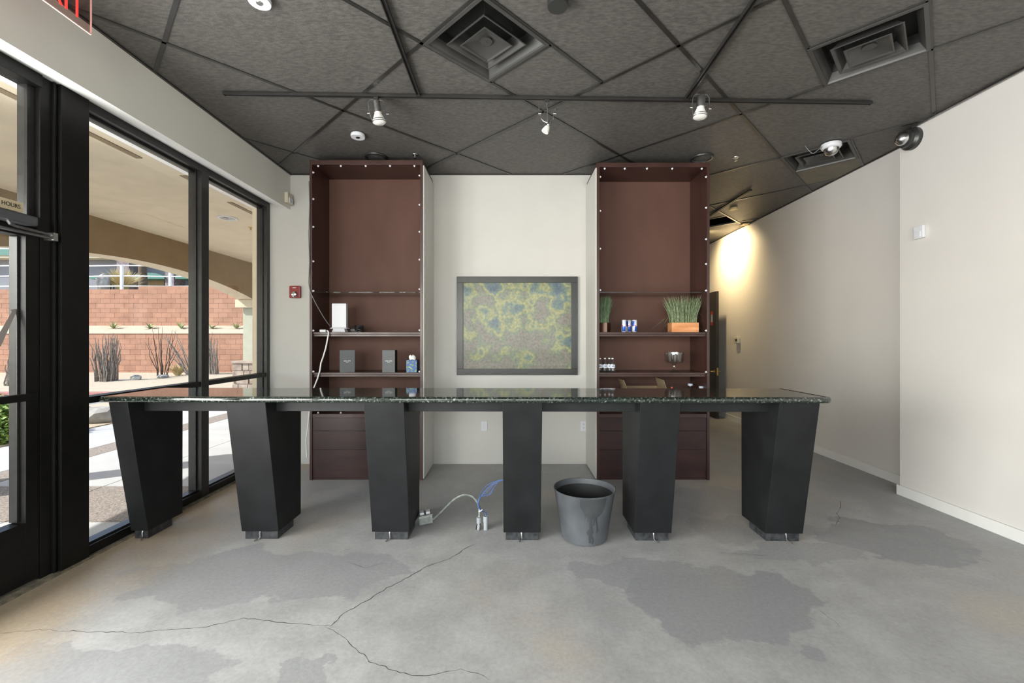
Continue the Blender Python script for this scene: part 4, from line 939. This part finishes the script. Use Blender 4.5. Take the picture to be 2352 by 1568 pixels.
# canopy
cano = MB().box(-6.3, -3.14, -6, 14, 3.15, 3.35).build('canopy_ceiling', M['stucco']); struct(cano, 'tan stucco ceiling of the covered walkway', 'ceiling')
struct(MB().box(-3.14, -2.935, -3.8, 5.3, 3.055, 3.064).build('trim_3', M['reveal']), 'white strip above the storefront glass outside', 'trim')
struct(MB().box(-3.14, -2.95, 5.3, 14, -.14, 3.15).build('wall_exterior', M['stucco']), 'tan stucco wall of the next shop', 'wall')
struct(MB().box(-3.2, 5.5, -6, 14, 3.72, 4.0).build('roof', M['stucco']), 'unseen flat roof added to keep sun off the shop', 'roof')  # unseen slab and front overhang added to keep sun out of the room
def arch(yc, half, name='arch_beam'):
    m = MB(); n = 28; prof = []
    for k in range(n+1):
        y = yc-half+2*half*k/n; prof.append((y, 2.346+.33*(1-((y-yc)/half)**2)))
    a = [(-5.70, y, z) for y, z in prof]+[(-5.70, yc+half, 3.15), (-5.70, yc-half, 3.15)]
    # beam faces built as quads
    X0, X1 = -5.70, -6.05; vs = []
    for y, z in prof: vs += [(X0, y, z), (X0, y, 3.15), (X1, y, z), (X1, y, 3.15)]
    fs = []
    for k in range(n):
        i, j = 4*k, 4*(k+1); fs += [(i, j, j+1, i+1), (i+2, i+3, j+3, j+2), (i, i+2, j+2, j)]
    m.add(vs, fs); m.m = [0 if (q % 3) != 2 else 1 for q in range(len(m.f))]  # underside in paler stucco, its lit look put into the colour
    for k in range(n): i, j = 4*k, 4*(k+1); m.add([vs[i+1], vs[j+1], vs[j+3], vs[i+3]], [(0, 1, 2, 3)])
    m.add(vs[:4], [(0, 1, 3, 2)]); m.add(vs[-4:], [(0, 2, 3, 1)])
    return m.build(name, [M['beam'], M['stucco']])
for yc, lb in ((6.9, 'brown stucco arch over the covered walkway'), (.92, 'brown stucco arch nearer the viewer'), (12.9, 'brown stucco arch beyond the stone based post')):
    struct(arch(yc, 2.785), lb, 'arch')
for yc, lb in ((9.89, 'sage walkway post on a ledge stone base'), (3.91, 'sage walkway post beside the door, out at the arches')):
    p = thing('walkway_post', lb, 'post', (-5.87, yc, gz))
    MB().box(-6.05, -5.70, yc-.19, yc+.19, 2.346, 3.148).build('pier', M['beam'], p)
    MB().box(-6.10, -5.67, yc-.24, yc+.24, 2.17, 2.346).build('capital', M['cap'], p, bev=.01)
    MB().box(-5.99, -5.74, yc-.13, yc+.13, .98, 2.17).build('shaft', M['post'], p, bev=.006)
    MB().box(-6.16, -5.58, yc-.29, yc+.29, .93, .99).build('stone_cap', M['stone'], p, bev=.012)
    MB().box(-6.10, -5.64, yc-.23, yc+.23, gz, .93).build('core', M['stonedark'], p)
    z = gz
    while z < .92:
        h = min(random.uniform(.13, .20), .93-z)
        for side in range(4):
            L_ = .5; s = -L_/2-.03
            while s < L_/2:
                l = min(random.uniform(.12, .30), L_/2+.03-s); 
                if l < .03: break
                d = random.uniform(.025, .05); cz = z+h/2
                Q = Matrix.Translation((-5.87, yc, cz)) @ Matrix.Rotation(side*math.pi/2, 4, 'Z') @ Matrix.Translation((s+l/2, -.23-d/2+.005, 0))
                MB().obox(Q, l-.012, d, h-.012).build('stone', M['stone'], p, bev=.008); s += l
        z += h
# soffit fittings outside
MB().box(-3.48, -3.42, -5, 4.05, 3.142, 3.1505).build('linear_slot', M['beam'], cano); MB().box(-3.48, -3.42, 5.35, 13, 3.142, 3.1505).build('linear_slot', M['beam'], cano)
def soff(px, py):
    Y = (3.15-CAMH)*1000/(CY-py); return W(px, py, Y)
p = soff(523, 500); t = thing('soffit_downlight', 'white round downlight in the walkway ceiling', 'downlight', tuple(p))
MB().lathe([(.125, 3.149), (.12, 3.138), (.095, 3.138), (.09, 3.149)], (p.x, p.y, 0), 28).build('trim_ring', M['white'], t); MB().lathe([(.092, 3.148), (.001, 3.148)], (p.x, p.y, 0), 24).lathe([(.03, 3.148), (.03, 3.141), (.001, 3.141)], (p.x-.03, p.y, 0), 12).build('lamp', M['brushed'], t)
p = soff(576, 522); t = thing('soffit_sprinkler', 'sprinkler head in the walkway ceiling', 'sprinkler', tuple(p))
MB().lathe([(.04, 3.149), (.035, 3.142), (.01, 3.14), (.01, 3.11), (.025, 3.105), (.001, 3.10)], (p.x, p.y, 0), 14).build('head', M['brass'], t)
p = soff(443, 412); MB().box(p.x-.05, p.x+.05, p.y-.12, p.y+.12, 3.143, 3.1505).build('small_vent', M['beam'], cano)
a_ = soff(330, 490); MB().box(a_.x-1.2, a_.x, a_.y, a_.y+1.2, 3.1465, 3.1505).build('access_panel', M['stucco'], cano)

# ------------------------------------------------------------------ terraced block walls
def blockwall(name, label, Y, z0, rows, xa, xb, extra=None):
    h, l = .2, .4; o = MB().box(xa-14, xb+6, Y+.02, Y+.22, z0-.3, z0+rows*h).build(name, M['mortar']); struct(o, label, 'wall')
    me = [MB().box(-.196, .196, -.012, .02, .004, .196).mesh('block', M['block']) for _ in range(1)][0]
    me2 = me.copy(); me2.materials.clear(); me2.materials.append(M['block2'])
    cnt = 0
    for r_ in range(rows):
        x = xa+(.2 if r_ % 2 else 0)
        while x < xb and cnt < 298:
            b = bpy.data.objects.new('block', random.choice((me, me, me2))); COL.objects.link(b); b.parent = o; b.matrix_parent_inverse = o.matrix_basis.inverted()
            b.location = (x+.2, Y+random.uniform(-.002, .002), z0+r_*h); x += l; cnt += 1
    return o
M['block2'] = mat('terracotta_block_dark', (.32, .165, .108), .9, var=.12, scale=3, bump=.2, bscale=40)
lw = blockwall('lower_block_wall', 'lower terracotta block retaining wall', 16.5, .09, 8, -20.4, -8.8)
MB().box(-34.4, -2.8, 16.46, 16.74, 1.69, 1.715).build('coping', M['cap'], lw)
uw = blockwall('upper_block_wall', 'upper terracotta block retaining wall behind the sand terrace', 18.5, 2.0, 8, -22.4, -10.2)
up = MB().box(-15.8, -4.2, 18.52, 18.72, 3.602, 3.74).build('step_course', M['block'], uw)
m = MB(); m.add([(-45, 16.74, 1.69), (-2, 16.74, 1.69), (-2, 18.51, 2.06), (-45, 18.51, 2.06), (-45, 16.74, 1.0), (-2, 16.74, 1.0), (-2, 18.51, 1.0), (-45, 18.51, 1.0)], [(0, 1, 2, 3), (0, 4, 5, 1), (1, 5, 6, 2), (2, 6, 7, 3), (3, 7, 4, 0)])
struct(m.build('sand_terrace', M['sand']), 'pale sand terrace between the two block walls', 'ground')
struct(MB().box(-90, 30, 18.74, 90, 2.0, 3.62).build('upper_ground', M['sand']), 'raised ground above the block walls', 'ground')
# railing
rl = thing('pipe_railing', 'white pipe railing along the top of the upper wall', 'railing', (-15, 19.0, 3.62))
px_ = [-25.2, -23.2, -21.1, -19.0, -16.95, -14.98, -13.0, -11.0, -9.0]; yy = [19.0+.18*(i % 2) for i in range(len(px_))]
for x, y in zip(px_, yy): MB().box(x-.045, x+.045, y-.045, y+.045, 3.60, 4.72).build('post', M['rail'], rl)
for z in (4.70, 4.24, 3.80):
    for i in range(len(px_)-1): MB().tube([(px_[i], yy[i], z), (px_[i+1], yy[i+1], z)], .028, 8).build('rail', M['rail'], rl)
# plants
def agave(px, py, k, label):
    Y = 17.8; p = W(px, py, Y); z = 1.69+(Y-16.74)*.37/1.77
    m = MB()
    for i in range(13):
        a_ = i*2.4+k; l = random.uniform(.30, .50); e = random.uniform(.35, 1.1); vs = []
        for s_, w in ((0, .03), (.4, .032), (.8, .018), (1, .002)):
            x, y_, zz = p.x+math.cos(a_)*l*s_*math.cos(e), Y+math.sin(a_)*l*s_*math.cos(e)*.8, z+.01+l*(math.sin(e)*s_-.35*s_*s_*math.cos(e))
            px1, py1 = -math.sin(a_)*w, math.cos(a_)*w; vs += [(x-px1, y_-py1, zz), (x+px1, y_+py1, zz+.004)]
        m.add(vs, [(0, 1, 3, 2), (2, 3, 5, 4), (4, 5, 7, 6)])
    tag(m.build('agave', M['agave']), label, 'plant', 'agaves on the sand terrace')
for i, (px, lb) in enumerate(((261, 'small agave on the terrace furthest left in the tall window'), (344, 'small agave on the terrace above the spreading ocotillo'), (416, 'small agave on the terrace left of the mullion'), (487, 'small agave on the terrace just right of the mullion'), (543, 'small agave on the terrace nearest the stone post'))): agave(px, 745, i, lb)
def sandz(Y): return .08+.14*(Y-11.5)/5.1
def canes(px, py, n, h, spread, mt, label, name, lean=0, tight=.12, rad=.014, bow=0):
    Y = 13.0
    for _ in range(12): Y = (CAMH-sandz(Y))*1000/(py-CY)
    Y = min(max(Y, 11.7), 16.2); p = W(px, py, Y); z = sandz(Y)-.02; m = MB()
    for i in range(n):
        a_ = random.uniform(0, 2*math.pi); o = random.uniform(.2, 1)*spread; hh = h*random.uniform(.42, 1)**.8; b0 = tight*random.uniform(.2, 1)
        pts = []
        for s_ in (0, .2, .4, .6, .8, 1):
            rr_ = b0+o*(s_**1.3)*(1 if not bow else (math.sin(s_*2.4)))
            pts.append((p.x+math.cos(a_)*rr_+lean*s_+random.uniform(-.045, .045)*(s_ > 0), Y+math.sin(a_)*rr_*.7, z+hh*s_))
        m.tube(pts, [rad, rad, rad*.9, rad*.8, rad*.6, rad*.3], 5)
    return tag(m.build(name, M[mt]), label, 'plant')
canes(243, 874, 46, 1.55, .20, 'dead', 'dense bundle of dead grey canes at the left of the tall window', 'dead_ocotillo', tight=.30, rad=.022)
canes(371, 866, 15, 1.85, .55, 'cane', 'spreading dark ocotillo with bare canes in the middle of the tall window', 'ocotillo', tight=.22, rad=.012)
canes(442, 862, 9, 1.6, .2, 'dead', 'leaning grey ocotillo partly hidden by the mullion', 'ocotillo', lean=-.75, tight=.15, rad=.020)
canes(489, 860, 22, 1.55, .12, 'dead', 'upright grey cane bundle just right of the mullion', 'dead_ocotillo', tight=.22, rad=.020, lean=-.12)
canes(36, 887, 44, 1.0, .16, 'dead', 'dome of dead canes seen through the glass door', 'dead_ocotillo', tight=.32, rad=.022, lean=.18)
def clump(x, y, z, n, h, spread, mt, label, name, w=.012):
    m = MB()
    for i in range(n):
        a_ = random.uniform(0, 2*math.pi); hh = h*random.uniform(.6, 1); o = spread*random.uniform(.1, 1); vs = []
        for s_, q in ((0, 1), (.5, .8), (1, .05)):
            xx, y_, zz = x+math.cos(a_)*(.1*spread+o*s_*s_), y+math.sin(a_)*(.1*spread+o*s_*s_), z+hh*s_*(1-.25*s_*o/spread); vs += [(xx-w*q, y_, zz), (xx+w*q, y_+w*q*.5, zz)]
        m.add(vs, [(0, 1, 3, 2), (2, 3, 5, 4)])
    return tag(m.build(name, M[mt]), label, 'plant')
p = W(408, 864, 15.4); clump(p.x, 15.4, sandz(15.4), 160, .48, .50, 'straw', 'low clump of dry straw grass beside the spreading ocotillo', 'dry_grass')
p = W(280, 655, 20.2); clump(p.x, 20.2, 3.6, 500, 1.3, .8, 'straw', 'big golden ornamental grass behind the railing', 'ornamental_grass', .02)
def rock(c, r_, label, seed=0):
    random.seed(seed); bm = bmesh.new(); bmesh.ops.create_icosphere(bm, subdivisions=2, radius=1)
    for v in bm.verts: v.co = Vector((v.co.x*r_[0], v.co.y*r_[1], v.co.z*r_[2]))*random.uniform(.85, 1.1)+Vector(c)
    me = bpy.data.meshes.new('boulder'); bm.to_mesh(me); bm.free(); me.materials.append(M['rock']); return tag(link('boulder', me), label, 'rock')
p = W(312, 870, 14.2); rock((p.x, 14.2, sandz(14.2)+.05), (.17, .14, .11), 'small grey rock lying on the sand bed', 1)
p = W(374, 864, 14.9); rock((p.x, 14.9, sandz(14.9)+.02), (.2, .15, .08), 'flat grey rock at the foot of the spreading ocotillo', 2)
p = W(243, 643, 19.7); rock((p.x-.12, 19.7, 4.0), (.26, .26, .48), 'tall grey boulder beside the golden grass', 3)
rock((-7.3, 7.8, .08), (.30, .28, .20), 'dark edged boulder just beyond the sidewalk under the counter end', 4)
rock((-7.95, 8.0, .05), (.35, .30, .22), 'pale boulder just beyond the sidewalk next to the column', 5)
random.seed(11)
def bush(c, r_, n, label):
    m = MB()
    for i in range(n):
        d = Vector((random.gauss(0, 1), random.gauss(0, 1), random.gauss(0, 1))).normalized()*random.uniform(.55, 1); d.z = abs(d.z)
        q = Vector((c[0]+d.x*r_[0], c[1]+d.y*r_[1], c[2]+d.z*r_[2])); a_ = random.uniform(0, 6.28); u = Vector((math.cos(a_), math.sin(a_), random.uniform(-.2, .9))).normalized(); l = random.uniform(.05, .10); v = u.orthogonal().normalized()*.011
        m.add([q-v, q+u*l*.5-v*1.4, q+u*l, q+u*l*.5+v*1.4, ], [(0, 1, 2, 3)])
    return m
t = thing('green_bush', 'bright green leafy bush outside the glass door', 'bush', (-7.55, 6.3, -.01))
o = bush((-7.75, 6.45, -.02), (.85, .80, .66), 9000, '').build('leaves', M['hedge'], t); o['kind'] = 'stuff'
m = MB()
for i in range(9): a_ = i*.7; m.tube([(-7.75, 6.45, -.05), (-7.75+.45*math.cos(a_), 6.45+.45*math.sin(a_), .38)], [.02, .008], 5)
m.build('stems', M['cane'], t)
p = W(263, 868, 14.2); t = thing('utility_post', 'short terracotta utility post behind the dead canes', 'post', (p.x, 14.2, .1))
MB().box(p.x-.07, p.x+.07, 14.13, 14.27, .10, .80).build('post', M['block'], t); MB().box(p.x-.10, p.x+.06, 14.08, 14.13, .55, .78).build('control_box', M['black'], t, bev=.01)

# ------------------------------------------------------------------ far building
fb = thing('far_building', 'blue grey building with green roof edges beyond the railing', 'building', (-30, 36, 3.62))
MB().box(-60, -17, 36, 46, 3.55, 8.25).build('wall', M['greywall'], fb)
MB().box(-60.5, -16.5, 35.0, 46.5, 8.25, 8.75).build('roof', M['greenroof'], fb)
MB().box(-60.5, -16.5, 35.1, 46, 8.05, 8.25).build('eave', M['cap'], fb)
for px0, px1, zt, mt, nm in ((268, 296, 8.0, 'stonedark', 'stone_pier'), (379, 399, 7.0, 'stonedark', 'stone_pier'), (400, 414, 5.6, 'stone', 'stone_pier')):
    a, b = W(px0, 700, 34.8), W(px1, 700, 34.8); MB().box(a.x, b.x, 34.8, 36.0, 3.6, zt).build(nm, M[mt], fb)
    if zt == 8.0: MB().box(a.x-.15, b.x+.2, 34.65, 36, 8.0, 8.2).build('pier_cap', M['rail'], fb)
for px0, px1, ph, nm in ((302, 378, 626, 'awning'), (402, 452, 620, 'awning'), (205, 245, 632, 'awning'), (455, 520, 626, 'awning')):
    a, b = W(px0, 700, 34.6), W(px1, 700, 34.6); zc = W(0, 650-10, 34.6).z; zt = W(0, ph, 34.6).z; n = 12; cxx, hw = (a.x+b.x)/2, (b.x-a.x)/2
    r_ = [(cxx-hw*math.cos(math.pi*k/n), zc+(zt-zc)*math.sin(math.pi*k/n)) for k in range(n+1)]
    MB().loft([[(x, 34.6, z) for x, z in r_], [(x, 36.0, z) for x, z in r_]]).build(nm, M['greenroof'], fb)
    w = MB().box(a.x+.2, b.x-.2, 35.95, 36.02, 3.7, zc).build('window', M['darkglass'], fb)
    for k in range(1, 4): xx = a.x+.2+(b.x-a.x-.4)*k/4; MB().box(xx-.04, xx+.04, 35.90, 35.96, 3.7, zc).build('mullion', M['frame'], w)
MB().box(W(338, 0, 35.6).x, W(377, 0, 35.6).x, 35.6, 35.92, 3.7, W(0, 640, 35.6).z).build('door_panel', M['beam'], fb)
t = thing('bare_tree', 'bare dark tree trunk in front of the far building', 'tree', (-24, 29, 3.6))
p = W(327, 650, 28); m = MB().tube([(p.x, 28, 3.5), (p.x+.05, 28, 5), (p.x, 28, 6.4), (p.x-.15, 28, 7.2)], [.30, .24, .22, .12], 10).tube([(p.x, 28, 6.4), (p.x-.7, 28, 7.4), (p.x-1.0, 28, 8.2)], [.14, .10, .05], 8).tube([(p.x, 28, 6.6), (p.x+.5, 28, 7.4), (p.x+.9, 28, 8.4)], [.12, .09, .05], 8); m.build('trunk', M['cane'], t)
t = thing('parked_car', 'white parked car glimpsed behind the railing', 'car', (-28.5, 29.5, 3.62))
p = W(228, 648, 29.5); x1 = p.x; prof = [(x1, 3.85), (x1-.05, 4.25), (x1-.9, 4.45), (x1-1.5, 4.95), (x1-3.2, 4.98), (x1-3.9, 4.5), (x1-4.3, 4.4), (x1-4.35, 3.85)]
MB().loft([[(x, 28.7, z) for x, z in prof], [(x, 30.4, z) for x, z in prof]]).build('body', M['carwhite'], t, bev=.06)
m = MB()
for xx in (x1-.8, x1-3.5):
    for y_ in (28.75, 30.35): m.lathe([(.001, -.1), (.32, -.1), (.32, .1), (.001, .1)], (xx, y_, 3.94), 20, 'Y')
m.build('wheels', M['black'], t)
MB().box(x1-3.1, x1-1.6, 28.66, 28.70, 4.52, 4.90).build('side_window', M['darkglass'], t)
